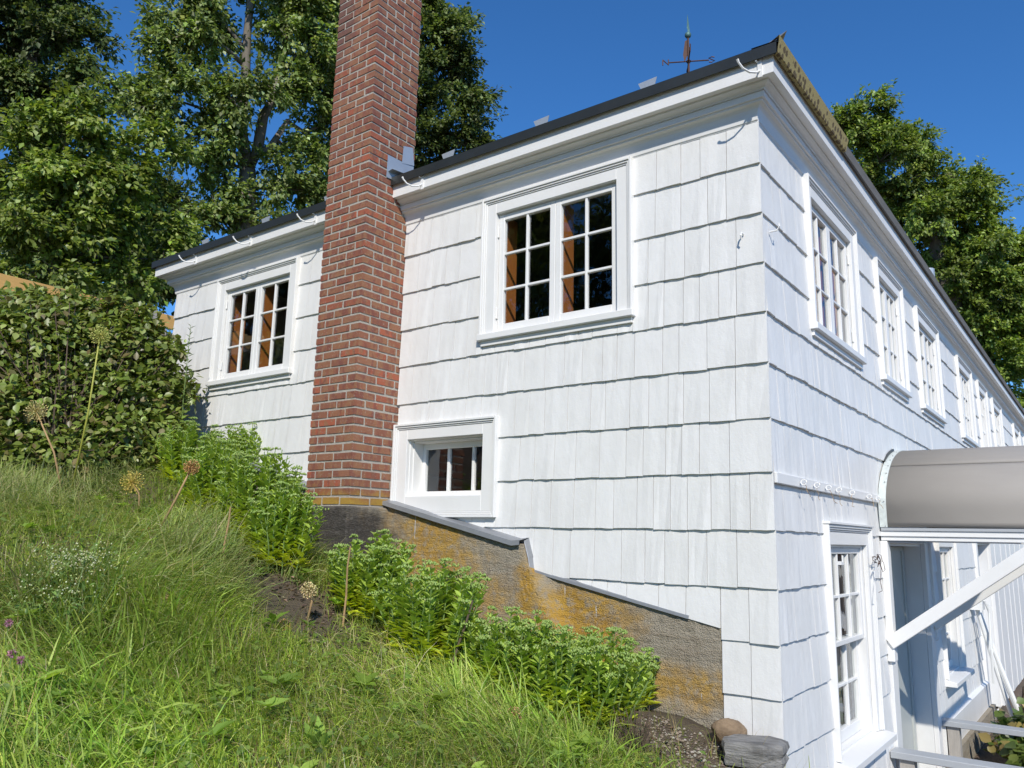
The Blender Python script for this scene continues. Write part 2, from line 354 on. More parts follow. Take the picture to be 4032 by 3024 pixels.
for c in cells(LEFT, 0, -2.45, 2.25, FOPEN): mf.box(c[0], c[1], -.03, 0, c[2], c[3]); mi.box(c[0], min(c[1], -.03), -.14, -.03, c[2], c[3])
for c in cells(0, BACK, -2.45, 2.25, SOPEN): ms.box(max(c[0], .03), c[1], -.03, -.001, c[2], c[3]); mi2.box(max(c[0], .14), c[1], -.14, -.03, c[2], c[3])
wall_f = part('wall', mf, M_TRIM); wall_s = part('wall', ms, M_TRIM)
part('inner_wall', mi, M_DARK); part('inner_wall', mi2, M_DARK)
mb = MB().box(LEFT, LEFT+.12, .14, BACK, -2.1, 2.25).box(LEFT, 0, BACK-.001, BACK+.12, -2.1, 2.25); part('wall', mb, M_TRIM)
part('ceiling', MB().box(LEFT+.12, -.15, .15, BACK-.01, 2.2, 2.24), M_DARK)
part('floor', MB().box(LEFT+.12, -.15, .15, BACK-.01, .42, .52), M_DARK)
part('partition', MB().box(LEFT+.13, -.15, 2.6, 2.66, .52, 2.2).box(-2.9, -2.84, 2.67, BACK-.02, .52, 2.2), M_DARK)

# shingles -----------------------------------------------------------
def shingle_mesh(seed):
    r = random.Random(seed); mbs = MB(lambda a, d, z: (a, -d, z)); n = 4
    bz = [r.uniform(-.006, .006) for _ in range(n)]; bd = [.021+r.uniform(-.003, .003) for _ in range(n)]
    vs = []
    for k in range(n):
        a = k/(n-1); vs.append((a, bd[k], bz[k]))
    for k in range(n):
        a = k/(n-1); vs.append((a, .006+r.uniform(0, .002), 1.03))
    for k in range(n): vs.append((k/(n-1), .0005, bz[k]))
    fs = [(k, k+1, n+k+1, n+k) for k in range(n-1)] + [(2*n+k, 2*n+k+1, k+1, k) for k in range(n-1)]
    vs += [(0, .0005, 1.03), (1, .0005, 1.03)]; q = 3*n
    fs += [(2*n, 0, n, q), (3*n-1, q+1, 2*n-1, n-1)]
    mbs.add(vs, fs); me = mbs.mesh('shingle'); me.materials.append(M_SHIN); return me
SM = [shingle_mesh(i) for i in range(14)]
FB = [(-6.5, .78), (-4.155, .142), (-3.14, -.14), (-2.69, -.14), (-1.50, -.40), (-1.455, -.56), (-.28, -.79), (-.2799, -2), (.2, -2)]
def fline(a): return np.interp(a, [p[0] for p in FB], [p[1] for p in FB])
shing = []      # (side, a0, a1, z0, z1, d, skew)
def proj(p):
    q = np.array(p)-CAM; w_ = q@AF
    return 512+(q@AR)/w_*F_PX/3.9375, 384-(q@AU)/w_*F_PX/3.9375
def make_rows(side, a0, a1, wins, zmin, amax_rows=None):
    r = random.Random(3 if side == 'f' else 5)
    for k in range(1, len(ZC)):
        zb, zt = ZC[k], ZC[k-1]
        if zt < zmin: break
        segs = [(a0, a1, zb, zt)] if not (side == 'f' and zb < -.7 and a0 < -.28 < a1) else [(a0, -.281, zb, zt), (-.279, a1, zb, zt)]
        for wa0, wa1, wz0, wz1 in wins:
            new = []
            for s in segs:
                if s[1] <= wa0+.02 or s[0] >= wa1-.02 or s[3] <= wz0+.02 or s[2] >= wz1-.02: new.append(s); continue
                if s[0] < wa0: new.append((s[0], wa0+.012, s[2], s[3]))
                if s[1] > wa1: new.append((wa1-.012, s[1], s[2], s[3]))
                if s[2] < wz0-.005: new.append((max(s[0], wa0+.012), min(s[1], wa1-.012), s[2], wz0+.02))
                if s[3] > wz1+.01: new.append((max(s[0], wa0+.012), min(s[1], wa1-.012), wz1-.02, s[3]))
            segs = new
        for (sa, sb, z0, z1) in segs:
            if sb-sa < .02: continue
            a = sa
            while a < sb-1e-4:
                wd = r.choice([.10, .12, .13, .15, .16, .18])*r.uniform(.9, 1.1)
                if side == 's': wd *= 1.0
                e = a+wd
                if sb-e < .07: e = sb
                shing.append((side, a, min(e, sb), z0+(r.uniform(-.0035, .0035) if z0 == zb else 0), z1, r.uniform(0, .0028), r.random()))
                a = e
make_rows('f', LEFT, -3.14, FWIN, -.2); make_rows('f', -2.69, 0.022, FWIN, -1.9)
make_rows('s', -.001, 8.4, SWIN + [(2.235, 3.965, -3, -.3), (6.95, 8.6, -3, -.2)], -1.9); make_rows('s', 8.4, BACK, SWIN + [(8.41, BACK+1, -3, -.25)], -.3)
rest = MB(); ind = []
for s in shing:
    side, a, e, z0, z1, d, q = s; mid = ((a+e)/2, 0, (z0+z1)/2) if side == 'f' else (0, (a+e)/2, (z0+z1)/2)
    if side == 'f' and max(fline(a+.001), fline(e-.001)) > z1-.01 and min(fline(a+.001), fline(e-.001)) > z1-.01: continue
    slant = side == 'f' and -1.46 < a and a < -.2815 and fline(a) > z0-.3 and max(fline(a+.001), fline(min(e, -.281))) > z0
    T = FR if side == 'f' else SD
    P = [proj(T(*c)) for c in ((a, 0, z0), (e, 0, z0), (e, 0, z1), (a, 0, z1))]
    ar = abs(sum(P[i][0]*P[(i+1) % 4][1]-P[(i+1) % 4][0]*P[i][1] for i in range(4)))/2
    vis = 0 < proj(mid)[0] < 1024 and 0 < proj(mid)[1] < 768
    ind.append((ar if vis else 0, s, slant))
ind.sort(key=lambda x: -x[0])
for n, (ar, (side, a, e, z0, z1, d, q), slant) in enumerate(ind):
    gap = .0017
    if slant:
        zl, zr = max(z0, fline(a+.001)), max(z0, fline(min(e, -.281)))
        mbx = MB(FR); aa, ee = a+gap, e-gap
        if z1-min(zl, zr) < .01: continue
        mbx.add([(aa, .021+d, zl), (ee, .021+d, zr), (ee, .007+d, max(z1, zr+.002)), (aa, .007+d, max(z1, zl+.002)), (aa, .0005, zl), (ee, .0005, zr), (ee, .0005, max(z1, zr+.002)), (aa, .0005, max(z1, zl+.002))],
                [(0, 1, 2, 3), (4, 5, 1, 0), (0, 3, 7, 4), (1, 5, 6, 2)])
        obj('shingle', mbx, M_SHIN, wall_f); continue
    if n < 300:
        me = SM[int(q*len(SM))]
        if side == 'f': link('shingle', me, wall_f, (a+gap, -d, z0), None, (e-a-2*gap, 1, z1-z0))
        else: link('shingle', me, wall_s, (d, a+gap, z0), (0, 0, math.pi/2), (e-a-2*gap, 1, z1-z0))
    else:
        me = SM[int(q*len(SM))]; o = len(rest.v)
        for v in me.vertices:
            aa = a+gap+v.co[0]*(e-a-2*gap); dd = -v.co[1]+d; zz = z0+v.co[2]*(z1-z0)
            rest.v.append(FR(aa, dd, zz) if side == 'f' else SD(aa, dd, zz))
        rest.f += [tuple(i+o for i in p.vertices) for p in me.polygons]
tag(part('shingles', rest, M_SHIN, parent=wall_s), kind='stuff')
# corner boards / vertical boards of the far lower wall
mb = MB(SD); y = 8.45
for k in range(40):
    if y > BACK-.1: break
    wd = (.42, .16, .55, .20, .47)[k % 5]
    mb = MB(SD).box(y, y+wd-.002, 0., .022+.006*(k % 2), -2.35, -.24); part('board', mb, M_TRIM, parent=wall_s); y += wd

# foundation ---------------------------------------------------------
def fdepth(x, z):
    xb = -1.49 + max(0, -.42-z)*.52
    s = min(1, max(0, (x-xb+.04)/.13)); s = s*s*(3-2*s)
    return .085*(1-s) + .0135*s
def found_grid(xs, nz, zbot, base=None):
    mb = MB(FR); rr = random.Random(4); n = len(xs)
    for i, x in enumerate(xs):
        zt = float(fline(x))+.004
        for j in range(nz):
            z = lerp(zbot, zt, j/(nz-1)); d = (fdepth(x, z) if base is None else base) + rr.uniform(-.0035, .0035)
            if j in (nz//3, (2*nz)//3): d -= .006
            mb.v.append(FR(x, d, z))
    mb.f = [(i*nz+j, (i+1)*nz+j, (i+1)*nz+j+1, i*nz+j+1) for i in range(n-1) for j in range(nz-1)]
    o = len(mb.v)
    for i, x in enumerate(xs): mb.v.append(FR(x, -.03, float(fline(x))+.004))
    mb.f += [(i*nz+nz-1, (i+1)*nz+nz-1, o+i+1, o+i) for i in range(n-1)]
    mb.v += [FR(xs[-1], -.03, zbot)]; e = len(mb.v)-1; b0 = (n-1)*nz
    mb.f += [tuple([e]+[b0+j for j in range(nz)]+[o+n-1])]
    return mb
xs = list(np.arange(-2.70, -.283, .03)) + [-.282]
part('foundation', found_grid(xs, 34, -2.0), M_CONC, smooth=False)
part('foundation', found_grid(list(np.arange(-5.9, -3.13, .06)), 16, -1.4, .085), M_CONC)
mb = MB().box(-3.2, -2.66, -.455, -.03, -1.6, -.172); part('chimney_footing', mb, M_CONC, bevel=.012)
part('foundation', MB().box(-.27, -.04, .002, .2, -2.2, -1.3).box(-.03, -.004, .02, .6, -2.2, -1.6), M_CONC)
# metal drip flashing over the foundation ledge
def flash(pts, d0, d1, drop, th=.004):
    mb = MB(FR)
    for (xa, za), (xb, zb) in zip(pts[:-1], pts[1:]):
        for dd0, dd1, h0, h1 in ((d0, d1, .016, 0.), (d1, d1+.003, 0., -drop)):
            mb.add([(xa, dd0, za+h0+.004), (xb, dd0, zb+h0+.004), (xb, dd1, zb+h1), (xa, dd1, za+h1)], [(0, 1, 2, 3)])
    return mb
part('flashing', flash([(-2.72, -.118), (-2.2, -.236), (-1.56, -.378), (-1.50, -.372)], .004, .112, .026), M_METAL)
part('flashing', flash([(-1.50, -.372), (-1.468, -.47), (-1.452, -.548)], .0, .06, .012), M_METAL)
part('flashing', flash([(-1.452, -.548), (-1.1, -.618), (-.7, -.697), (-.45, -.745)], .004, .028, .012), M_METAL)
part('flashing', flash([(-5.0, .40), (-4.155, .165), (-3.66, .03), (-3.145, -.11)], .004, .112, .026), M_METAL)

# cornice, eaves, roof -------------------------------------------------
PATH = [(LEFT, 2.5), (LEFT, 0.), (0., 0.), (0., 1.15), (0., BACK)]
def off(i, d):
    p = np.array(PATH[i]); ns = []
    for j in (i-1, i):
        if 0 <= j < len(PATH)-1:
            e = np.array(PATH[j+1])-np.array(PATH[j]); e = e/np.linalg.norm(e); ns.append(np.array([e[1], -e[0]]))
    n = ns[0] if len(ns) == 1 or np.allclose(ns[0], ns[1]) else (ns[0]+ns[1])
    return p + n*d
def sweep(prof, segs):
    mb = MB()
    for i in segs:
        a = [(*off(i, d), z) for d, z in prof]; b_ = [(*off(i+1, d), z) for d, z in prof]; n = len(prof)
        mb.add(a+b_, [(k, k+1, n+k+1, n+k) for k in range(n-1)])
    return mb
PROF = [(.0, 1.944), (.013, 1.945), (.015, 1.951), (.019, 1.953), (.020, 1.963), (.0215, 1.978), (.025, 1.996), (.032, 2.014), (.044, 2.028), (.060, 2.034), (.065, 2.034), (.065, 2.046), (.079, 2.047),
        (.079, 2.080), (.075, 2.081), (.075, 2.084), (.085, 2.085), (.087, 2.092), (.096, 2.098), (.110, 2.101), (.122, 2.107), (.124, 2.118), (.166, 2.1165), (.167, 2.222), (.10, 2.222)]
part('cornice', sweep(PROF, [0, 1, 2, 3]), M_TRIM)
ED = [(.160, 2.221), (.190, 2.203), (.1955, 2.203), (.197, 2.266), (.150, 2.290)]
roof_o = part('roof', MB().add([(LEFT-.194, -.194, 2.269), (.194, -.194, 2.269), (.194, BACK+.194, 2.269), (LEFT-.194, BACK+.194, 2.269), (-2.925, 2.95, 3.4), (-2.925, BACK-2.95, 3.4)],
                     [(0, 1, 4), (1, 2, 5, 4), (2, 3, 5), (3, 0, 4, 5)]), M_ROOF)
part('drip_edge', sweep(ED, [0, 1]), M_ROOF, parent=roof_o)
ED2 = [(.162, 2.219), (.186, 2.200), (.202, 2.203), (.224, 2.280), (.150, 2.304)]; ED3 = [(.160, 2.219), (.186, 2.202), (.193, 2.203), (.200, 2.268), (.150, 2.293)]
part('eave_strip', sweep(ED2, [2]), M_FELT, parent=roof_o); part('eave_strip', sweep(ED3, [3]), M_EAVE, parent=roof_o)
mb = MB().add([(.06, -.200, 2.273), (.200, -.200, 2.270), (.250, -.175, 2.322), (.20, -.09, 2.327), (.05, -.09, 2.322)], [(0, 1, 2, 3, 4)]).add([(.06, -.198, 2.269), (.200, -.198, 2.267), (.20, -.09, 2.322), (.05, -.09, 2.317)], [(0, 1, 2, 3)])
part('drip_edge', mb, M_METAL, parent=roof_o)
def guard(x, y, sx, sy, dx, dy):
    z = 2.312+.35*max(0, min(y+.17, .17-x)); mbg = MB()
    px, py = -dy, dx
    A = [(x+px*.035, y+py*.035, z-.01), (x-px*.055, y-py*.055, z-.01), (x-px*.075, y-py*.075, z+.036), (x+px*.05, y+py*.05, z+.042)]
    B = [(a[0]-dx*.004, a[1]-dy*.004, a[2]) for a in A]
    mbg.add(A+B, [(0, 1, 2, 3), (4, 7, 6, 5), (0, 4, 5, 1), (1, 5, 6, 2), (2, 6, 7, 3), (3, 7, 4, 0)]); part('snow_guard', mbg, M_TIN, parent=roof_o)
for x in (-.60, -1.38, -2.2, -3.5, -4.34, -5.27): guard(x, -.10, 0, 0, 0, -1)
for y in np.arange(.45, 17, .82): guard(.10, float(y), 0, 0, 1, 0)
part('vent_pipe', MB().tube([(.05, 5.1, 2.3), (.05, 5.1, 2.56)], .06, 12), M_TIN, parent=roof_o, smooth=False)

# gutter hooks
for i, hx in enumerate((.095, -2.39, -3.573, -4.444, -5.297)):
    mb = MB(FR); z = 2.15
    mb.box(hx-.012, hx+.012, .166, .174, z-.045, z+.06)
    mb.tube([(hx, .172, z-.005), (hx-.012, .20, z-.028), (hx-.035, .235, z-.036), (hx-.058, .268, z-.022), (hx-.072, .29, z+.005), (hx-.076, .298, z+.022)], [.007, .006, .006, .006, .006, .008], 6)
    mb.tube([(hx-.01, .178, z+.045), (hx-.016, .19, z+.052)], .006, 5)
    part('gutter_hook', mb, M_TRIM)
# small hooks near the corner
part('wall_hook', MB().tube([(-.085, -.02, 1.30), (-.085, -.05, 1.30), (-.085, -.06, 1.28), (-.085, -.05, 1.26)], .005, 6), M_TRIM)
part('wall_hook', MB().tube([(.02, .10, 1.33), (.06, .10, 1.33), (.075, .10, 1.35), (.07, .10, 1.37)], .005, 6), M_TRIM)

# windows ----------------------------------------------------------------
def ring(mb, a0, a1, z0, z1, wl, wt, wb, d0, d1):
    mb.box(a0, a0+wl, d0, d1, z0, z1); mb.box(a1-wl, a1, d0, d1, z0, z1)
    if wt: mb.box(a0+wl, a1-wl, d0, d1, z1-wt, z1)
    if wb: mb.box(a0+wl, a1-wl, d0, d1, z0, z0+wb)
def sash(win, T, a0, a1, z0, z1, cols, rows, d0, d1, st=.042, top=.042, bot=.055, mw=.017):
    mb = MB(T); ring(mb, a0, a1, z0, z1, st, top, bot, d0, d1)
    ia0, ia1, iz0, iz1 = a0+st, a1-st, z0+bot, z1-top; pw = (ia1-ia0-(cols-1)*mw)/cols; ph = (iz1-iz0-(rows-1)*mw)/rows
    for c in range(1, cols): mb.box(ia0+c*pw+(c-1)*mw, ia0+c*(pw+mw), d0+.004, d1-.004, iz0, iz1)
    for r_ in range(1, rows):
        for c in range(cols): mb.box(ia0+c*(pw+mw), ia0+c*(pw+mw)+pw, d0+.006, d1-.006, iz0+r_*ph+(r_-1)*mw, iz0+r_*(ph+mw))
    s_ = part('sash', mb, M_TRIM, parent=win, bevel=.0025)
    dm = (d0+d1)/2-.004
    for c in range(cols):
        for r_ in range(rows):
            x0 = ia0+c*(pw+mw); zz = iz0+r_*(ph+mw); tl = random.uniform(-.002, .002)
            mb = MB(T).add([(x0, dm+tl, zz), (x0+pw, dm-tl, zz), (x0+pw, dm-tl+random.uniform(-.001, .001), zz+ph), (x0, dm+tl, zz+ph)], [(0, 1, 2, 3)])
            part('pane', mb, M_GLASS, parent=win)
    return s_
def casing(T, a0, a1, z0, z1, bottom=False, sillz=None):
    mb = MB(T)
    ring(mb, a0, a1, z0, z1, .016, .016, .016 if bottom else 0, 0, .052)
    ring(mb, a0+.017, a1-.017, z0+(.017 if bottom else 0), z1-.017, .012, .012, .012 if bottom else 0, 0, .044)
    ring(mb, a0+.030, a1-.030, z0+(.030 if bottom else 0), z1-.030, .010, .010, .010 if bottom else 0, 0, .036)
    return mb
def casement(side, a0, a1, z0, z1, sashes=2, cols=2, wood=True):
    T = FR if side == 'f' else SD
    mb = casing(T, a0, a1, z0+.045, z1); o0, o1, p0, p1 = a0+.113, a1-.113, z0+.05, z1-.115
    ring(mb, a0+.041, a1-.041, z0+.045, z1-.041, .072, .074, 0, 0, .030)
    win = part('window', mb, M_TRIM, bevel=.002)
    mb = MB(T).box(a0-.008, a1+.008, 0, .062, z0, z0+.044); part('sill', mb, M_TRIM, parent=win, bevel=.004)
    part('sill', MB(T).box(a0+.012, a1-.012, 0, .036, z0-.034, z0-.001), M_TRIM, parent=win)
    mb = MB(T); ring(mb, o0-.001, o1+.001, p0-.02, p1+.001, .006, .006, .02, -.06, -.0005); part('frame', mb, M_TRIM, parent=win)
    w_ = (o1-o0-.016)/sashes
    for k in range(sashes): sash(win, T, o0+.008+k*w_+.001, o0+.008+(k+1)*w_-.001, p0+.004, p1-.008, cols, 3, -.036, -.002)
    for k in (0, 1):
        for zz in (p0+.10, p1-.17):
            ha = o0+.006 if k == 0 else o1-.006
            mbh = MB(T).tube([(ha, .006, zz), (ha, .006, zz+.075)], .007, 6); part('hinge', mbh, M_TRIM, parent=win)
    if wood:
        part('jamb', MB(T).box(o0-.03, o0+.012, -.20, -.062, p0-.02, p1+.01).box(o1-.012, o1+.03, -.20, -.062, p0-.02, p1+.01).box(o0+.013, o1-.013, -.20, -.062, p0-.03, p0-.004), M_WOOD, parent=win)
        cm = (o0+o1)/2; part('mullion', MB(T).box(cm-.035, cm+.035, -.17, -.05, p0-.003, p1), M_WOOD, parent=win)
    else:
        part('jamb', MB(T).box(o0-.03, o0+.004, -.14, -.062, p0-.02, p1+.01).box(o1-.004, o1+.03, -.14, -.062, p0-.02, p1+.01), M_TRIM, parent=win)
    return win
for q in FWIN[:2]: casement('f', *q)
for i, q in enumerate(SWIN[:8]): casement('s', *q, wood=i < 1)
# small deep-set window beside the chimney
a0, a1, z0, z1 = FWIN[2]; o0, o1, p0, p1 = -2.56, -1.825, -.09, .308
mb = casing(FR, a0, a1, z0, z1, True); ring(mb, a0+.041, a1-.041, z0+.041, z1-.041, o0-a0-.041, z1-.041-p1, p0-z0-.041, 0, .03)
win = part('window', mb, M_TRIM, bevel=.002)
mb = MB(FR); ring(mb, o0-.004, o1+.004, p0-.004, p1+.004, .010, .010, .010, -.16, .0)
ring(mb, o0+.006, o1-.006, p0+.006, p1-.006, .008, .012, .006, -.16, -.03); part('frame', mb, M_TRIM, parent=win, bevel=.002)
sash(win, FR, o0+.014, o1-.014, p0+.012, p1-.018, 3, 1, -.155, -.122, .028, .040, .030, .022)
part('room_lining', MB(FR).box(o0-.1, o1+.1, -1.3, -1.28, p0-.1, p1+.1).box(o0-.1, o1+.1, -1.28, -.18, p0-.12, p0-.1), M_DARK, parent=win)
# tall double-hung windows on the long side
for a0, a1, z0, z1 in SWIN[8:]:
    mb = casing(SD, a0, a1, z0+.06, z1); o0, o1, p0, p1 = a0+.092, a1-.12, z0+.07, z1-.12
    ring(mb, a0+.041, a1-.041, z0+.06, z1-.041, .050, .078, 0, 0, .03)
    mb.box(a0-.006, a1+.006, 0, .062, z1+.001, z1+.016)
    win = part('window', mb, M_TRIM, bevel=.002)
    part('sill', MB(SD).add([(a0-.03, 0, z0+.06), (a1+.03, 0, z0+.06), (a1+.03, .115, z0+.04), (a0-.03, .115, z0+.04), (a0-.03, 0, z0), (a1+.03, 0, z0), (a1+.03, .115, z0), (a0-.03, .115, z0)],
         [(0, 1, 2, 3), (7, 6, 5, 4), (3, 2, 6, 7), (0, 3, 7, 4), (1, 5, 6, 2)]), M_TRIM, parent=win, bevel=.003)
    mb = MB(SD); ring(mb, o0-.004, o1+.004, p0-.02, p1+.004, .02, .02, .02, -.11, .0005); part('frame', mb, M_TRIM, parent=win)
    zm = (p0+p1)/2+.0
    sash(win, SD, o0+.018, o1-.018, zm-.014, p1-.018, 3, 2, -.045, -.010, .036, .036, .030, .018)
    sash(win, SD, o0+.018, o1-.018, p0+.002, zm+.014, 3, 2, -.088, -.053, .036, .030, .07, .018)
    part('curtain', MB(SD).box(o0+.02, o0+.14, -.17, -.16, p0, p1).box(o0+.46, o1-.06, -.17, -.16, p0, p1), M_CURT, parent=win)

rw = random.Random(6); pts = [np.array([.066, 1.80, -.47])]
for k in range(46):
    d_ = np.array([rw.uniform(-.02, .02), rw.uniform(-.035, .035), rw.uniform(-.05, .045)]); q = pts[-1]+d_; c_ = np.array([.085, 1.80, -.50]); pts.append(c_+(q-c_)*min(1, .085/np.linalg.norm(q-c_)) if k < 42 else q+np.array([0, 0, -.05]))
part('wire_tangle', MB().tube(pts, .0022, 4), M_IRON)
part('latch', MB().box(.035, .075, .955, 1.02, -.475, -.455).box(.07, .078, .985, .993, -.46, -.42), M_TRIM)
# chimney ------------------------------------------------------------------
CX0, CX1, CY0, CY1 = -3.145, -2.69, -.42, .045
part_mb = MB().box(CX0+.0055, CX1-.0055, CY0+.0055, CY1-.0055, -.171, 4.36)
chim = part('chimney', part_mb, M_MORT)
CH, BL = .0605, .181
def brick_mesh(seed):
    r = random.Random(seed); c = [(x, y, z) for z in (0, 1) for y in (0, 1) for x in (0, 1)]
    mbk = MB(); e = .012
    V_ = []
    for (x, y, z) in c:                      # chamfered box, slightly uneven
        sx, sy, sz = (1 if x else -1), (1 if y else -1), (1 if z else -1)
        j = lambda s: r.uniform(-s, s)
        X0, Y0, Z0 = .5*sx+j(.005), .5*sy+j(.005), .5*sz+j(.03)
        ex, ey, ez = .012+r.random()*.02, .025+r.random()*.03, .05+r.random()*.05
        V_ += [(X0-sx*ex, Y0-sy*ey*.2, Z0-sz*ez*.15), (X0-sx*ex*.15, Y0-sy*ey, Z0-sz*ez*.15), (X0-sx*ex*.15, Y0-sy*ey*.2, Z0-sz*ez)]
    import bmesh
    bm = bmesh.new(); vs = [bm.verts.new(v) for v in V_]; bmesh.ops.convex_hull(bm, input=vs)
    me = bpy.data.meshes.new('brick'); bm.to_mesh(me); bm.free(); me.materials.append(M_BRICK); return me
BM = [brick_mesh(i) for i in range(16)]
bricks = []; rb = random.Random(9)
J = .0150; half = BL/2
for c in range(int((4.36+.165)/CH)):
    z0 = -.165+c*CH; A = c % 2 == 0
    if A:    # header at the arris on the front, stretcher starts the side
        row = [(CX1-half, CX1, CY0, CY0+BL)]
        x = CX1-half
        while x > CX0+.02:
            x2 = max(CX0, x-BL); row.append((x2, x-J, CY0, CY0+half)); x = x2
        y = CY0+BL
    else:
        row = [(CX1-BL, CX1, CY0, CY0+half)]
        x = CX1-BL
        while x > CX0+.02:
            x2 = max(CX0, x-BL); row.append((x2, x-J, CY0, CY0+half)); x = x2
        y = CY0+half
    while y < CY1-.03:
        y2 = min(CY1, y+BL); row.append((CX1-half, CX1, y+J, y2)); y = y2
    row.append((CX0, CX0+half, CY0+half+J, CY0+half+BL)); row.append((CX0, CX0+half, CY0+half+BL+J, CY1))
    for (xa, xb, ya, yb) in row: bricks.append((xa, xb, ya, yb, z0))
def bvis(b_):
    xa, xb, ya, yb, z = b_; p = proj(((xa+xb)/2, (ya+yb)/2, z)); 
    if xb < CX0+half+.01 and ya > CY0+.05: return 0
    if p[1] < -6: return .1
    d = np.linalg.norm(np.array([(xa+xb)/2, ya, z])-CAM); return (xb-xa+yb-ya)/d/d
bricks.sort(key=lambda b_: -bvis(b_))
rest = MB()
for n, (xa, xb, ya, yb, z) in enumerate(bricks):
    cx, cy = (xa+xb)/2, (ya+yb)/2; L = (xb-xa); Wd = (yb-ya); me = rb.choice(BM); h = CH-J+rb.uniform(-.0025, .0025)
    lc = (cx+rb.uniform(-.0015, .0015), cy+rb.uniform(-.0015, .0015), z+CH/2+rb.uniform(-.002, .002))
    rot = rb.uniform(-.006, .006) + (math.pi if rb.random() < .5 else 0); ry = rb.uniform(-.007, .007)
    long_y = Wd > L+.01; sc = (L, Wd, h)
    if n < 300: link('brick', me, chim, lc, (0, ry, rot), sc)
    else:
        R = Matrix.LocRotScale(Vector(lc), Matrix.Rotation(rot, 3, 'Z').to_quaternion(), Vector(sc)); o = len(rest.v)
        rest.v += [tuple(R @ v.co) for v in me.vertices]; rest.f += [tuple(i+o for i in p.vertices) for p in me.polygons]
tag(part('bricks', rest, M_BRICK, parent=chim), kind='stuff')
mb = MB().add([(CX1+.006, -.25, 2.25), (CX1+.006, .03, 2.26), (CX1+.006, .03, 2.45), (CX1+.009, -.095, 2.432), (CX1+.012, -.25, 2.427)], [(0, 1, 2, 3, 4)])
mb.add([(CX1+.010, -.10, 2.42), (CX1+.011, .03, 2.45), (CX1+.008, .012, 2.594), (CX1+.008, -.09, 2.566)], [(0, 1, 2, 3)])
mb.add([(CX1+.006, -.235, 2.30), (CX1+.006, .03, 2.315), (CX1+.07, .03, 2.325), (CX1+.05, -.235, 2.308)], [(0, 1, 2, 3)])
part('step_flashing', mb, M_TIN, parent=chim)

# hook board on the side wall
rail = part('hook_board', MB(SD).box(.002, 2.20, .018, .036, -.056, .000), M_TRIM, bevel=.003)
for i, y in enumerate((.36, .60, .83, 1.05, 1.36, 1.80, 2.06)):
    pts = [(.044+.016*(1-math.cos(a)), y+.004*math.sin(a), -.03+.014*math.sin(a)) for a in np.linspace(0, 2*math.pi, 9)]
    part('eyelet', MB().tube(pts, .0035, 5), M_TRIM, parent=rail)
    rr = random.Random(i); p0_ = np.array([.06, y, -.036]); pts = [p0_]
    for k in range(6): pts.append(pts[-1]+np.array([rr.uniform(-.008, .012), rr.uniform(-.012, .022), rr.uniform(-.028, .002)]))
    part('string', MB().tube(pts, .0016, 4), M_STALK, parent=rail)

# awning over the side door ---------------------------------------------------
AP = [(2.232, -.226), (2.226, -.05), (2.252, .03), (2.30, .095), (2.37, .165), (2.452, .226), (2.54, .277), (2.64, .318), (2.78, .36), (2.93, .388), (3.10, .40)]
AP = AP + [(6.2-y, z) for y, z in AP[-2::-1]]
_s = np.concatenate([[0], np.cumsum([math.dist(AP[i], AP[i+1]) for i in range(len(AP)-1)])])
def arch(s):                                                             # smooth the measured outline
    k = np.linspace(-.06, .06, 9); w_ = np.hanning(11)[1:-1]
    yy = sum(w*np.interp(s+d, _s, [p[0] for p in AP]) for w, d in zip(w_, k))/w_.sum(); zz = sum(w*np.interp(s+d, _s, [p[1] for p in AP]) for w, d in zip(w_, k))/w_.sum()
    return float(yy), float(zz)
S5 = float(_s[5]); ST = float(_s[-1])
def arc(s0, s1, n): return [(AP[0] if s < 1e-6 else AP[-1] if s > ST-1e-6 else arch(s)) for s in np.linspace(s0, s1, n)]
awn = part('awning', MB(SD).box(2.29, 3.91, .012, .05, -.31, -.235), M_TRIM)
AX = 1.32
def shell(pts, x0, x1, th):
    mb = MB(); n = len(pts); vs = []
    c = (3.1, -.1)
    for x in (x0, x1):
        for s in (0, th):
            for (y, z) in pts:
                d = np.array([y-c[0], z-c[1]]); d = d/np.linalg.norm(d)*s; vs.append((x, y+d[0], z+d[1]))
    fs = []
    for k in range(n-1):
        fs += [(k, k+1, 2*n+k+1, 2*n+k), (n+k, 3*n+k, 3*n+k+1, n+k+1), (k, n+k, n+k+1, k+1), (2*n+k, 2*n+k+1, 3*n+k+1, 3*n+k)]
    fs += [(0, 2*n, 3*n, n), (n-1, 2*n-1, 4*n-1, 3*n-1)]
    return mb.add(vs, fs)
part('panel', shell(arc(0, S5, 16), .03, AX, .006), M_AWN, parent=awn, smooth=True)
part('panel', shell(arc(S5+.006, ST-S5-.006, 28), .03, AX, .0075), M_AWN, parent=awn, smooth=True)
part('panel', shell(arc(ST-S5, ST, 16), .03, AX, .006), M_AWN, parent=awn, smooth=True)
part('trim_strip', shell(arc(0, ST, 60), .024, .075, .012), M_MINT, parent=awn)
part('tar_patch', shell(arc(.62, .98, 10), .006, .03, .032), M_ROOF, parent=awn)
for k, (y, z) in enumerate(AP[:9]):
    if k in (2,): continue
    part('screw', MB().tube([(.062, y-.006, z+.006), (.062, y-.016, z+.008)], .004, 6), M_METAL, parent=awn)
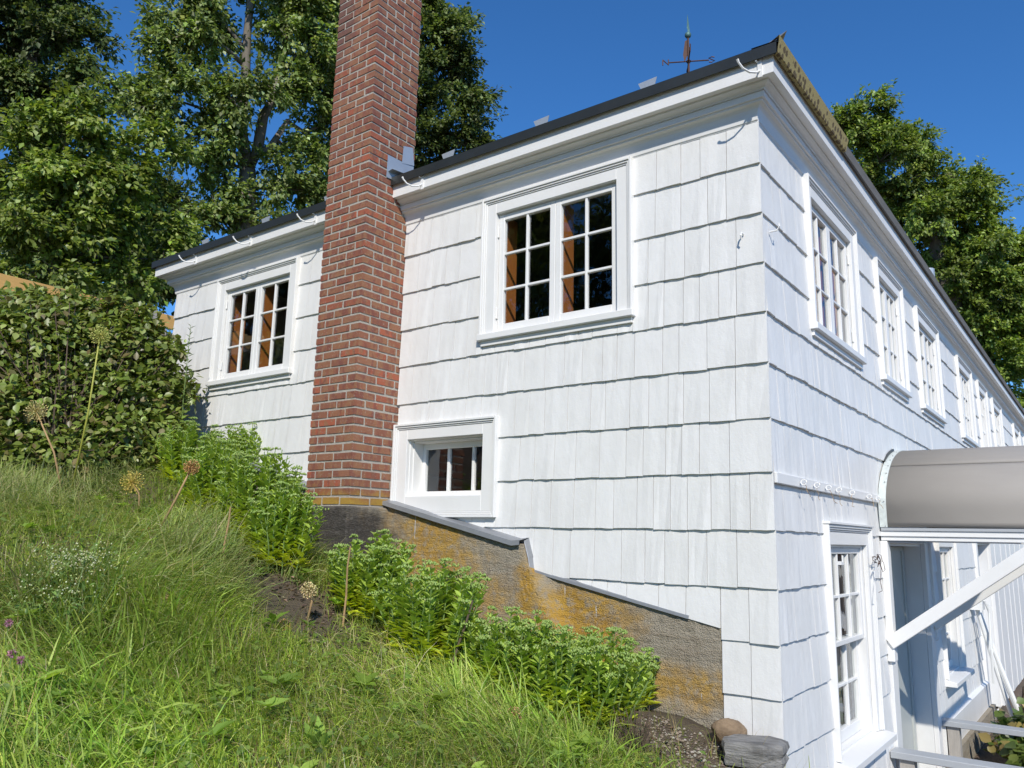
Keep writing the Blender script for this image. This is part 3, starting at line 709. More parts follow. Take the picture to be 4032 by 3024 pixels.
for y0, y1 in ((2.232, 2.272), (3.928, 3.968)):
    part('beam', MB().box(.03, AX, y0-.01, y1+.01, -.252, -.232), M_RAIL, parent=awn)
    part('beam', MB().box(.02, AX, y0, y1, -.292, -.253), M_TRIM, parent=awn, bevel=.003)
    part('beam', MB().box(.02, AX, y0+.012, y1+.03, -.322, -.293), M_TRIM, parent=awn, bevel=.003)
    ym = (y0+y1)/2
    A_, B_ = np.array([.035, ym, -1.035]), np.array([1.05, ym, -.285]); d_ = (B_-A_)/np.linalg.norm(B_-A_); n_ = np.array([-d_[2], 0, d_[0]])
    vs = [tuple(P+n_*s*.042+np.array([0, q*.036, 0])) for P in (A_, B_) for s, q in ((-1, -1), (1, -1), (1, 1), (-1, 1))]
    part('brace', MB().add(vs, [(0, 1, 2, 3), (7, 6, 5, 4), (0, 4, 5, 1), (1, 5, 6, 2), (2, 6, 7, 3), (3, 7, 4, 0)]), M_TRIM, parent=awn, bevel=.004)
    part('bracket_post', MB().box(.012, .062, y0, y1+.06 if y0 < 3 else y1, -1.16, -.325), M_TRIM, parent=awn, bevel=.006)
part('front_beam', MB().box(AX-.04, AX, 2.28, 3.92, -.30, -.25), M_TRIM, parent=awn)
# doors
mb = MB(SD); ring(mb, 2.26, 3.94, -2.36, -.325, .16, .012, 0, 0, .038); dr = part('door', mb, M_TRIM, bevel=.003)
part('frame', MB(SD).box(2.40, 2.43, -.24, -.001, -2.34, -.33).box(3.77, 3.80, -.24, -.001, -2.34, -.33).box(2.43, 3.77, -.24, -.001, -.36, -.33), M_TRIM, parent=dr)
part('door_leaf', MB(SD).box(2.44, 3.76, -.16, -.13, -2.33, -.365), M_SHADEGREY, parent=dr)
part('door_panel', MB(SD).box(3.62, 3.66, -.131, -.118, -2.3, -.4), M_SHADEGREY, parent=dr)
mb = MB(SD); ring(mb, 6.93, 8.38, -2.36, -.285, .12, .02, 0, 0, .045); dr = part('door', mb, M_TRIM)
part('door_leaf', MB(SD).box(7.05, 8.25, -.16, -.12, -2.33, -.30), M_SHADEBLUE, parent=dr)
part('door_panel', MB(SD).box(7.2, 8.1, -.121, -.105, -.95, -.72).box(7.2, 8.1, -.121, -.105, -1.5, -1.1).box(7.2, 8.1, -.121, -.105, -2.0, -1.62).box(7.2, 8.1, -.121, -.105, -.62, -.42), M_SHADEBLUE, parent=dr)
part('frame', MB(SD).box(7.03, 7.06, -.24, -.001, -2.34, -.30).box(8.24, 8.27, -.24, -.001, -2.34, -.30).box(7.06, 8.24, -.24, -.001, -.325, -.30), M_TRIM, parent=dr)
part('handle', MB(SD).tube([(7.16, -.12, -1.28), (7.16, -.06, -1.28), (7.24, -.05, -1.28)], .012, 6), M_IRON, parent=dr)
part('baseboard', MB(SD).add([(3.98, .0, -2.12), (6.92, .0, -2.12), (6.92, .06, -2.12), (3.98, .06, -2.12), (3.98, .0, -1.84), (6.92, .0, -1.84), (6.92, .06, -1.87), (3.98, .06, -1.87)],
     [(0, 3, 2, 1), (4, 5, 6, 7), (0, 1, 5, 4), (1, 2, 6, 5), (2, 3, 7, 6), (3, 0, 4, 7)]), M_TRIM)
part('foundation', MB(SD).box(3.97, 6.92, .0, .10, -2.45, -2.105), M_CONC)

# ---------------------------------------------------------------- weather vane on the roof
vb = CAM + .75*(np.array([-2.9, 5.721, 6.352])-CAM); vz = 2.306+.35*(.17-vb[0])
vane = thing('weather_vane', (vb[0], vb[1], vz), 'rusty iron weather vane with letters and an arrow on a thin mast', 'weather vane')
H = vb[2]-vz
obj('mast', MB().tube([(0, 0, -.05), (0, 0, H+.38)], .011, 8), M_IRON, vane)
obj('ball', MB().tube([(0, 0, H+.365+.042*(1-math.cos(a))*.9) for a in np.linspace(0, math.pi, 8)], [max(.002, .036*math.sin(a)) for a in np.linspace(0, math.pi, 8)], 10), M_COPPER, vane, smooth=True)
zc = H+.085; cs = {'N': (-.70, -.72), 'S': (.70, .72), 'E': (.72, -.70), 'W': (-.72, .70)}
aN = nrm(np.array([-AR[0]*.93-.1, -AR[1]*.93+.1, 0])); aE = np.array([aN[1], -aN[0], 0])
obj('arm', MB().tube([tuple(aN*.215+[0, 0, zc]), tuple(-aN*.215+[0, 0, zc])], .007, 6), M_IRON, vane)
obj('arm', MB().tube([tuple(aE*.2+[0, 0, zc]), tuple(-aE*.2+[0, 0, zc])], .007, 6), M_IRON, vane)
obj('hub', MB().tube([(0, 0, zc-.025), (0, 0, zc), (0, 0, zc+.025)], [.012, .03, .012], 8), M_IRON, vane)
def letter(strokes, c, ax, s=.055):
    mb = MB()
    for st in strokes: mb.tube([tuple(c + ax*(p[0]-.5)*s*1.1 + np.array([0, 0, (p[1]-.5)*s*1.2])) for p in st], .0065, 5)
    obj('letter', mb, M_IRON, vane)
LET = {'N': [[(0, 0), (0, 1)], [(0, 1), (1, 0)], [(1, 0), (1, 1)]], 'S': [[(1, .9), (.5, 1), (0, .8), (.5, .5), (1, .25), (.5, 0), (0, .1)]],
       'E': [[(0, 0), (0, 1)], [(0, 1), (1, 1)], [(0, .5), (.8, .5)], [(0, 0), (1, 0)]], 'W': [[(0, 1), (.25, 0), (.5, .7), (.75, 0), (1, 1)]]}
rx = -aN
letter(LET['N'], aN*.245+np.array([0, 0, zc+.005]), rx); letter(LET['S'], -aN*.245+np.array([0, 0, zc+.005]), rx)
letter(LET['E'], aE*.23+np.array([0, 0, zc+.005]), aE); letter(LET['W'], -aE*.23+np.array([0, 0, zc+.005]), -aE)
obj('arrow', MB().add([(0, 0, H+.44), (.012, .02, H+.44), (.002, .024, H+.55), (-.006, .012, H+.67), (-.012, .0, H+.50)], [(0, 1, 2, 3, 4)]).add([(0, 0.006, H+.44), (.012, .028, H+.44), (.002, .03, H+.55), (-.006, .016, H+.67), (-.012, .008, H+.50)], [(4, 3, 2, 1, 0)]), M_COPPER, vane)
obj('tail', MB().add([(-.008, 0, H+.35), (-.028, -.02, H+.33), (-.045, -.04, H+.16), (-.035, -.03, H+.08), (-.008, 0, H+.18)], [(0, 1, 2, 3, 4)]).add([(-.008, .006, H+.35), (-.028, -.014, H+.33), (-.045, -.034, H+.16), (-.035, -.024, H+.08), (-.008, .006, H+.18)], [(4, 3, 2, 1, 0)]), M_IRON, vane)

# ---------------------------------------------------------------- stones, rails and small things by the corner
def rock(name, c, r, mat, seed, label, flat=False, rot=0, cut=.0):
    import bmesh
    rr = np.random.default_rng(seed); bm = bmesh.new(); bmesh.ops.create_icosphere(bm, subdivisions=4, radius=1)
    ds = nrm(rr.normal(0, 1, (7, 3))); hs = rr.uniform(.72, .95, 7); ph = rr.uniform(0, 6, (5, 3))
    for v in bm.verts:
        p = np.array(v.co); k = 1.
        for d, h in zip(ds, hs):
            q = p@d
            if q > h: k = min(k, lerp(1, h/q, .85))
        k += .025*sum(math.sin(5*p@ph[i]+i) for i in range(5))/2
        p = p*k
        if flat: p = np.sign(p)*np.abs(p)**.55 if False else p*np.array([1, 1, 1]); p[2] = max(-.7, min(.55, p[2]*1.4)) + .05*math.sin(4*p[0]+2*p[1])
        v.co = p*np.array(r)
    me = bpy.data.meshes.new(name); bm.to_mesh(me); bm.free(); me.materials.append(mat)
    me.polygons.foreach_set('use_smooth', [not flat]*len(me.polygons))
    return tag(link(name, me, None, c, (0, 0, rot)), label, 'stone')
pb = on(1574, 1580, (0, 1, 0), -.16)
rock('boulder', (pb[0], -.16, pb[2]-.005), (.088, .085, .062), M_BOUL, 3, 'rounded brown boulder resting at the foot of the white corner')
def slab(c, w_, d_, h, seed, label, rot):
    r = random.Random(seed); mb = MB(); out = []; n = 11
    for k in range(n):
        a = 2*math.pi*k/n; q = 1/max(abs(math.cos(a)), abs(math.sin(a)))**.75
        out.append((w_*math.cos(a)*q*r.uniform(.9, 1.05), d_*math.sin(a)*q*r.uniform(.88, 1.05)))
    vs = []
    for lv, (s, z) in enumerate(((.9, -h), (.98, -h*.55), (.95, -h*.1), (1.0, h*.35), (.96, h*.8), (.80, h), (.4, h*1.02))):
        for (x, y) in out: vs.append((x*s+r.uniform(-.006, .006), y*s+r.uniform(-.006, .006), z+r.uniform(-.004, .004)+.03*x*(lv > 3)))
    L = len(vs)//n
    fs = [(l*n+k, l*n+(k+1) % n, (l+1)*n+(k+1) % n, (l+1)*n+k) for l in range(L-1) for k in range(n)] + [tuple(range((L-1)*n, L*n)), tuple(range(n-1, -1, -1))]
    mb.add(vs, fs); o = obj('flat_stone', mb, M_SLAB, None, c); o.rotation_euler = (0, 0, rot); return tag(o, label, 'stone')
ps = on(1628, 1622, (0, 1, 0), -.27)
slab((ps[0], -.27, ps[2]), .145, .11, .05, 5, 'rough grey layered flat stone leaning beside the brown boulder', .15)
ps2 = on(1555, 1672, (0, 1, 0), -.42)
slab((ps2[0], -.42, ps2[2]-.02), .15, .09, .04, 8, 'low grey flat stone lying under the larger layered stone', -.1)
for (y, z, x1, lab) in ((2.17, -1.72, 1.35, 'grey painted plank rail below the tall window and the awning brace'), (4.02, -1.815, 1.35, 'grey painted plank rail above the vine past the doorway')):
    rl = thing('plank_rail', (.04, y, -2.32), lab, 'rail', 'grey plank rails at the side door')
    obj('plank', MB().box(-.02, x1, -.075, .075, z+2.32-.045, z+2.32), M_RAIL, rl, bevel=.004)
    obj('post', MB().box(.03, .12, -.045, .045, -.05, z+2.32-.046), M_POSTW, rl); obj('post', MB().box(x1-.14, x1-.05, -.045, .045, -.05, z+2.32-.046), M_POSTW, rl)
for i, (y0, y1, x1, zt) in enumerate(((6.32, 6.55, .30, -.95), (6.48, 6.40, .42, -1.0), (6.62, 6.72, .36, -1.15))):
    o = obj('white_pole', MB().tube([(x1, y1-y0, 0), (x1*.5, (y1-y0)*.5, (zt+2.32)*.52), (.03, 0, zt+2.32)], .022, 8), M_PIPE, None, (.03, y0, -2.33))
    tag(o, ('third', 'second', 'first')[i]+' thin white leaning pole counted from the far shaded white door', 'pole', 'white poles leaning on the wall')
o = obj('hose_box', MB(SD).box(-.09, .09, 0, .12, -.08, .08).tube([(.0, .13, .02), (.07, .16, -.1), (.02, .15, -.5), (.08, .14, -.85), (.14, .15, -.5), (.05, .16, -.02)], .012, 6), M_PIPE, None, (.022, 6.3, -.95))
tag(o, 'small white box with looped cord fixed near the far shaded white door', 'box')

# ---------------------------------------------------------------- trailer parked up the slope
tz = float(gz(-8., 0.))
tr = thing('trailer', (-8.3, .2, tz), 'dark blue trailer with yellow pine side boards behind the leafy shrub', 'trailer')
ox, oy, oz = -8.3, .2, tz
def tb(name, x0, x1, y0, y1, z0, z1, mat, bv=0): return obj(name, MB().box(x0-ox, x1-ox, y0-oy, y1-oy, z0-oz, z1-oz), mat, tr, bevel=bv)
tb('side_board', -8.03, -7.985, -4.4, 1.33, 2.16, 2.335, M_YELL, .004)
tb('side_board', -8.03, -7.985, -4.4, 1.10, 1.99, 2.145, M_POSTW, .004)
tb('post', -8.10, -7.97, .80, .95, 1.35, 2.36, M_POSTW, .004); tb('post', -8.10, -7.97, -1.0, -.87, 1.35, 2.12, M_POSTW, .004)
tb('side_panel', -8.06, -8.035, -4.4, 1.55, 1.55, 1.98, M_TRAIL); tb('frame_rail', -8.09, -7.99, -4.4, 1.6, 1.42, 1.54, M_TRAIL)
tb('tail_gate', -9.6, -8.0, 1.56, 1.62, 1.42, 2.30, M_TRAIL, .005); tb('corner_post', -8.06, -7.96, 1.58, 1.68, 1.3, 2.36, M_TRAIL, .005)
tb('bed', -9.6, -8.07, -4.4, 1.55, 1.45, 1.53, M_TRAIL); tb('side_board', -9.62, -9.58, -4.4, 1.55, 1.55, 2.3, M_YELL)
for y in (-2.2, -1.3):
    obj('wheel', MB().tube([(.38, y-oy, .33), (.40, y-oy, .33), (.56, y-oy, .33), (.58, y-oy, .33)], [.29, .33, .33, .29], 20), M_RUBBER, tr)

# ---------------------------------------------------------------- trees
def tree(name, label, base, trunks, blobs, lsz, cols, wts, dens=1., seed=1, limb=.03, droop=.5, group=None):
    """trunks: [(points, radii)] in world space; blobs: (u, v, ru, rv, t) clumps of crown"""
    global RNG
    RNG = np.random.default_rng(seed)
    b0 = np.array(base); th = thing(name, tuple(b0), label, 'tree', group)
    mb = MB(); tp = []
    for pts, rad in trunks:
        mb.tube([np.array(p)-b0 for p in pts], rad, 9); tp += [np.array(p) for p in pts]
        for a, b_ in zip(pts[:-1], pts[1:]): tp += [lerp(np.array(a), np.array(b_), q) for q in (.33, .67)]
    tp = np.array(tp); P, D, Uv, Lw, Cc = [], [], [], [], []
    for (u, v, ru, rv, tt) in blobs:
        c = at(u, v, tt); rh, rz = ru*tt/1714., rv*tt/1714.
        ncl = max(5, int(13*(ru*rv)/8100.*(1 if tt < 16 else 1.2)))
        i = np.argmin(np.linalg.norm(tp-c, axis=1)+.5*np.maximum(0, tp[:, 2]-c[2]))
        mid = lerp(tp[i], c, .5)+np.array([0, 0, -.1*rz]); mb.tube([tp[i]-b0, mid-b0, c-b0], [limb, limb*.65, limb*.35], 6)
        d = nrm(RNG.normal(0, 1, (ncl, 3))); rad = RNG.random(ncl)**.45
        cc = c + d*rad[:, None]*np.array([rh, rh, rz])*.85
        for q in cc[:9]:
            mb.tube([c-b0, lerp(c, q, .55)+np.array([0, 0, .05])-b0, q-b0], [limb*.4, limb*.25, limb*.12], 5)
        nl = int(dens*7.5*(math.pi*ru*rv/4.67)/(max(2.2, (lsz*793/tt)**2*.28)))
        cr = (.35+.35*RNG.random(ncl))*min(rh, rz)+.15; ntw = 11
        tw = nrm(RNG.normal(0, 1, (ncl, ntw, 3))+.55*nrm(cc-c)[:, None, :]+np.array([.1, -.05, .12])); tl = cr[:, None]*RNG.uniform(.55, 1.6, (ncl, ntw))
        for q in range(min(ncl, 8)):
            for w_ in range(0, ntw, 3): mb.tube([cc[q]-b0, cc[q]+tw[q, w_]*tl[q, w_]*.9-b0], [limb*.14, limb*.06], 4, False)
        ci = RNG.integers(0, ncl, nl); ti = RNG.integers(0, ntw, nl); s_ = RNG.random(nl)**.65
        o = tw[ci, ti]; pos = cc[ci] + o*(tl[ci, ti]*s_)[:, None]*np.array([1.1, 1.1, .8]) + RNG.normal(0, .5*lsz, (nl, 3)) + np.array([0, 0, -.12])*(tl[ci, ti]*s_*s_)[:, None]
        out = nrm(pos-c)
        dirv = nrm(o*.9 + RNG.normal(0, .55, (nl, 3)) + np.array([.25, .1, -droop])); up = nrm(np.array([.18, -.25, 1.]) + .45*out + RNG.normal(0, .45, (nl, 3)))
        P.append(pos); D.append(dirv); Uv.append(up); Lw.append(lsz*RNG.uniform(.65, 1.25, nl))
        tone = (.60+.62*RNG.random(ncl))[ci][:, None]
        Cc.append(np.clip(rcol(nl, cols, wts, .16)*tone, .004, .8))
    P, D, Uv, Lw, Cc = map(np.concatenate, (P, D, Uv, Lw, Cc))
    V = leaves(P-b0, D, Uv, Lw, Lw*RNG.uniform(.5, .75, len(Lw)), *RHOMB)
    obj('trunk', mb, M_BARK, th, smooth=True)
    link('crown', fastmesh('crown', V, RHOMB[1], Cc, M_LEAF), th)
    return th
GR_L = [(.16, .215, .050), (.22, .275, .085), (.33, .38, .19), (.09, .13, .032)]
GR_D = [(.095, .135, .036), (.145, .19, .055), (.23, .27, .11), (.055, .085, .025)]
GR_Y = [(.18, .245, .036), (.26, .32, .066), (.35, .41, .16), (.10, .15, .028)]
GR_L, GR_D, GR_Y = bright(GR_L, 1.28), bright(GR_D, 1.12), bright(GR_Y, 1.2)
def gpt(u, t):
    p = at(u, 900, t); return np.array([p[0], p[1], float(gz(p[0], p[1]))-.05])
def U(*pts): return [at(u, v, t) for u, v, t in pts]
t = 14.
b3 = gpt(530, t)
tree('maple_tree', 'tall maple with forked grey trunks rising behind the house next to the chimney', b3,
     [([b3, *U((530, 640, t), (532, 480, t), (535, 365, t))], [.30, .22, .17, .14]), (U((535, 365, t), (520, 278, t), (527, 208, t), (531, 149, t), (534, 76, t), (541, 0, t), (548, -120, t)), [.12, .10, .085, .08, .07, .06, .04]),
      (U((535, 367, t), (555, 330, t), (569, 250, t), (597, 201, t), (610, 120, t+.5), (640, 20, t+.6), (650, -80, t+.6)), [.12, .10, .09, .075, .06, .05, .03]),
      (U((556, 335, t), (583, 319, t), (621, 262, t+.3), (660, 288, t+.5)), [.07, .06, .05, .035]), (U((527, 140, t), (470, 90, t-.4), (420, 60, t-.8)), [.05, .035, .02]), (U((531, 110, t), (480, 45, t), (430, -10, t)), [.045, .03, .02])],
     [(375, 45, 62, 40, 13.6), (440, 15, 70, 50, 13.8), (350, 95, 45, 28, 13.4), (430, 95, 75, 38, 13.6), (480, 60, 50, 45, 14.2), (385, 150, 55, 38, 13.5), (330, 200, 48, 40, 13.4), (420, 200, 60, 45, 13.4), (370, 262, 70, 48, 13.3),
      (470, 165, 32, 26, 13.4), (500, 215, 40, 45, 13.3), (560, 180, 48, 36, 13.3), (490, 275, 40, 42, 13.5), (620, 40, 75, 60, 14.3), (690, 20, 75, 75, 14.6), (640, 120, 72, 58, 14.2), (700, 130, 55, 70, 14.5), (660, 200, 68, 50, 14.2), (710, 250, 45, 60, 14.6),
      (640, 330, 50, 42, 14.4), (700, 350, 45, 50, 14.4), (600, 400, 62, 46, 14.), (520, 430, 62, 36, 13.8), (660, 410, 60, 45, 14.2), (560, 470, 75, 34, 13.8), (470, 470, 52, 36, 13.8), (480, 370, 45, 48, 13.8), (430, 330, 55, 50, 13.6), (570, -60, 110, 60, 14.2), (690, -80, 90, 60, 14.6), (440, -60, 80, 50, 14)],
     .10, GR_L, [4, 3, 2, 3], 1.0, 21, .035)
t = 11.
b2 = gpt(125, t)
tree('maple_tree', 'bushy bright green young tree standing behind the yellow trailer boards', b2, [([b2, *U((122, 580, t), (128, 470, t), (135, 360, t), (150, 260, t))], [.10, .075, .06, .045, .025])],
     [(165, 235, 62, 40, 11.), (110, 285, 75, 48, 11.), (210, 300, 80, 50, 11.1), (60, 345, 85, 50, 11.), (150, 360, 80, 52, 10.8), (250, 345, 70, 55, 11.2), (30, 430, 85, 50, 10.9), (120, 430, 75, 45, 10.8), (200, 430, 65, 45, 11.), (300, 400, 70, 50, 11.4),
      (330, 320, 58, 48, 11.6), (60, 540, 80, 42, 11.2), (180, 540, 60, 40, 11.3), (20, 590, 55, 30, 11.2), (230, 560, 48, 40, 11.5), (350, 560, 45, 50, 11.8), (90, 500, 70, 42, 10.7), (150, 490, 60, 40, 10.7), (70, 600, 70, 30, 10.8), (150, 590, 60, 34, 10.8), (250, 480, 60, 45, 11.2), (280, 610, 60, 36, 11.5), (370, 500, 40, 40, 11.8)],
     .095, bright(GR_Y, .95), [4, 3, 1.5, 3.2], .95, 22, .025)
t = 17.
b1 = gpt(40, t)
tree('oak_tree', 'large dark leafy tree reaching above the bushy bright young tree', b1, [([b1, *U((40, 600, t), (50, 400, t), (70, 250, t), (60, 60, t), (60, -60, t))], [.4, .3, .24, .18, .12, .06])],
     [(40, 30, 120, 80, 17), (130, 20, 62, 60, 16.8), (150, 90, 60, 52, 16.6), (60, 120, 110, 65, 17), (170, 150, 40, 40, 16.5), (110, 190, 85, 52, 16.8), (25, 220, 85, 65, 17), (195, 205, 42, 34, 16.4), (250, 215, 36, 36, 16), (60, 300, 100, 60, 17), (30, -60, 150, 60, 17), (150, -50, 60, 40, 17),
      (20, 400, 90, 60, 17), (130, 500, 110, 70, 17), (290, 560, 95, 60, 16.5), (270, 470, 80, 60, 16.5), (390, 480, 70, 60, 16.5), (380, 560, 60, 60, 16.5), (20, 520, 90, 60, 17), (300, 625, 90, 40, 16), (120, 600, 110, 45, 16.5), (20, 610, 70, 40, 16.5), (210, 620, 90, 40, 16.3), (390, 630, 60, 45, 16), (350, 430, 60, 60, 16.5), (200, 380, 90, 60, 17), (330, 520, 80, 50, 16.5)],
     .115, GR_D, [4, 3, 1.6, 3], 1.05, 23, .05)
t = 15.5
b4 = gpt(850, t)
tree('walnut_tree', 'dense dark green tree showing between the brick chimney and the roof edge', b4, [([b4, *U((850, 500, t), (850, 300, t), (860, 100, t), (870, -60, t))], [.35, .26, .2, .15, .08])],
     [(900, 40, 95, 55, 15.5), (960, 30, 48, 42, 15.3), (985, 80, 42, 36, 15.2), (920, 110, 90, 52, 15.4), (1000, 140, 46, 40, 15.2), (950, 180, 80, 50, 15.3), (1020, 215, 36, 34, 15.2), (930, 250, 90, 50, 15.4), (1015, 265, 38, 30, 15.2), (960, 310, 80, 45, 15.3), (900, 350, 70, 40, 15.4), (1010, 320, 36, 36, 15.2), (880, -40, 100, 40, 15.5), (800, 60, 80, 90, 16), (800, 240, 80, 90, 16)],
     .085, GR_D, [3, 3, 2.6, 2.5], 1.2, 24, .04, .3)
t = 27.
b5 = at(2060, 900, t); b5 = np.array([b5[0], b5[1], float(gz(b5[0], b5[1]))-.05])
tree('oak_tree', 'broad green tree behind the far end of the long eave', b5, [([b5, *U((2060, 820, t), (2050, 650, t), (2020, 480, t), (1960, 330, t))], [.6, .5, .4, .28, .12]), (U((2050, 650, t), (2130, 560, t), (2180, 500, t)), [.3, .2, .1])],
     [(1880, 235, 38, 34, 27), (1850, 290, 48, 40, 27), (1930, 275, 62, 38, 26.8), (1900, 350, 70, 48, 26.8), (1985, 330, 45, 36, 26.8), (1970, 400, 72, 50, 26.6), (2060, 375, 52, 40, 26.8), (2120, 400, 42, 36, 26.8), (2080, 450, 75, 48, 26.6), (2010, 490, 80, 55, 26.6), (2140, 480, 45, 50, 26.8), (2110, 550, 80, 52, 26.5), (2195, 520, 45, 42, 27), (2060, 600, 70, 55, 26.6), (2170, 620, 75, 55, 26.6), (2130, 690, 75, 55, 26.5), (2210, 720, 60, 60, 26.8), (2180, 800, 60, 55, 26.6), (2250, 620, 60, 80, 27), (2150, 870, 70, 50, 26.6), (1850, 250, 40, 34, 27), (1820, 280, 34, 34, 27), (1900, 300, 70, 50, 27.4), (1960, 330, 70, 50, 27.4), (1930, 420, 80, 60, 27.4), (2040, 430, 80, 60, 27.4), (2060, 530, 90, 60, 27.4), (2120, 610, 90, 70, 27.4), (2180, 700, 80, 80, 27.4), (2010, 560, 60, 50, 27), (2090, 680, 60, 50, 27), (2130, 780, 60, 60, 27.2), (2205, 560, 50, 45, 26.8), (2215, 640, 50, 50, 26.8), (2160, 540, 50, 40, 27)],
     .135, GR_Y, [3.2, 2, .8, 4.], 1.05, 25, .07, .4)
def lawn_tree(x, y, h, label, seed):
    global RNG
    RNG = np.random.default_rng(seed); b0 = np.array([x, y, float(gz(x, y))-.05]); th = thing('lawn_tree', tuple(b0), label, 'tree', 'trees across the lawn'); mb = MB().tube([(0, 0, 0), (.1, 0, h*.4), (0, .1, h*.8)], [.3, .22, .08], 8)
    n = 5200; cl = nrm(RNG.normal(0, 1, (60, 3)))*(RNG.random((60, 1))**.4)*np.array([h*.36, h*.36, h*.40])+[0, 0, h*.58]
    for q in cl[::4]: mb.tube([(0, 0, h*.35), q*.6+[0, 0, h*.1], q], [.08, .05, .02], 5)
    p = cl[RNG.integers(0, 60, n)]+RNG.normal(0, h*.07, (n, 3)); L = RNG.uniform(.25, .5, n)
    obj('trunk', mb, M_BARK, th, smooth=True); link('crown', fastmesh('crown', leaves(p, RNG.normal(0, 1, (n, 3)), RNG.normal(0, .5, (n, 3))+[0, 0, 1], L, L*.6, *RHOMB), RHOMB[1], rcol(n, GR_D, [4, 3, 1, 3], .16), M_LEAF), th)
for i, (x, y, h) in enumerate(((-7.5, -15.5, 10.), (-13, -13, 10.), (-18, -9.5, 9.5), (-3.2, -18, 10.), (-20, -16, 13.))): lawn_tree(x, y, h, 'broad dark leafy tree across the lawn facing the front windows', 400+i)
RNG = np.random.default_rng(77)

# ---------------------------------------------------------------- shrub at the left
def shrub(name, label, base, blobs, n, lsz, cols, wts, twig=M_TWIG, droop=.25, cat='shrub', aspect=.72, flower=None):
    b0 = np.array(base); th = thing(name, tuple(b0), label, cat); mb = MB(); P, D, Uv, Lw, Cc = [], [], [], [], []
    tot = sum(r[0]*r[2] for c, r in blobs)
    for c, r in blobs:
        c, r = np.array(c), np.array(r); k = int(n*r[0]*r[2]/tot/7.)
        d = nrm(RNG.normal(0, 1, (k, 3))+np.array([.15, -.25, .25])); tip = c+d*r*(RNG.random((k, 1))**.33)
        for j, q in enumerate(tip):
            m_ = lerp(b0, q, .55)+RNG.normal(0, .06, 3)
            if j % 9 == 0: mb.tube([b0-b0+RNG.normal(0, .05, 3)*[1, 1, 0], m_-b0, q-b0], [.008, .005, .003], 5)
            nn = RNG.integers(5, 10); s = RNG.random(nn); st = lerp(c, q, .62); pos = st+(q-st)*s[:, None]*RNG.uniform(.85, 1.45)+RNG.normal(0, .03, (nn, 3))
            ax = nrm(q-st); dv = nrm(ax*.4+RNG.normal(0, .8, (nn, 3))+np.array([.1, -.15, -droop])); up = nrm(np.array([.15, -.25, 1.])+.5*d[j]+RNG.normal(0, .35, (nn, 3)))
            P.append(pos); D.append(dv); Uv.append(up); Lw.append(lsz*RNG.uniform(.6, 1.2, nn)); Cc.append(rcol(nn, cols, wts, .15)*(.8+.4*RNG.random()))
    P, D, Uv, Lw, Cc = map(np.concatenate, (P, D, Uv, Lw, Cc))
    V = leaves(P-b0, D, Uv, Lw, Lw*aspect*RNG.uniform(.85, 1.1, len(Lw)), *OVATE)
    obj('stem', mb, twig, th); link('foliage', fastmesh('foliage', V, OVATE[1], np.clip(Cc, .004, .8), M_SHRUB), th)
    return th
SH = [(.15, .20, .034), (.20, .26, .05), (.29, .34, .10), (.19, .16, .065)]
def AT(u, v, tt): return tuple(at(u, v, tt))
pb = np.array([-5.0, -1.25, float(gz(-5., -1.25))-.03])
shrub('leafy_shrub', 'big dense shrub with rounded green leaves before the yellow trailer boards', pb,
      [(AT(60, 785, 6.6), (.62, .6, .50)), (AT(200, 785, 6.7), (.5, .55, .43)), (AT(110, 705, 6.7), (.5, .45, .25)), (AT(285, 755, 6.9), (.36, .4, .33)), (AT(200, 680, 6.8), (.22, .2, .14)), (AT(310, 690, 6.9), (.16, .2, .12)), (AT(40, 660, 6.8), (.26, .2, .12)), (AT(150, 650, 6.8), (.12, .12, .10)), (AT(255, 665, 6.9), (.10, .1, .12)), (AT(372, 760, 6.9), (.12, .15, .14)), (AT(395, 850, 6.9), (.12, .15, .16)), (AT(80, 640, 6.8), (.10, .1, .08)), (AT(345, 830, 6.9), (.22, .35, .26)), (AT(230, 850, 6.6), (.5, .45, .30)), (AT(80, 880, 6.4), (.6, .5, .36)), (AT(-60, 800, 6.4), (.5, .5, .6)), (AT(-20, 730, 6.7), (.4, .4, .28)), (AT(320, 860, 6.8), (.3, .35, .25)), (AT(60, 960, 6.3), (.6, .5, .25)), (AT(230, 930, 6.4), (.5, .4, .22)), (AT(340, 930, 6.6), (.25, .3, .2)), (AT(30, 1000, 6.1), (.5, .35, .20)), (AT(170, 990, 6.1), (.42, .32, .18)), (AT(290, 985, 6.3), (.26, .25, .16))],
      44000, .066, SH, [3, 3, 2, 1.2])

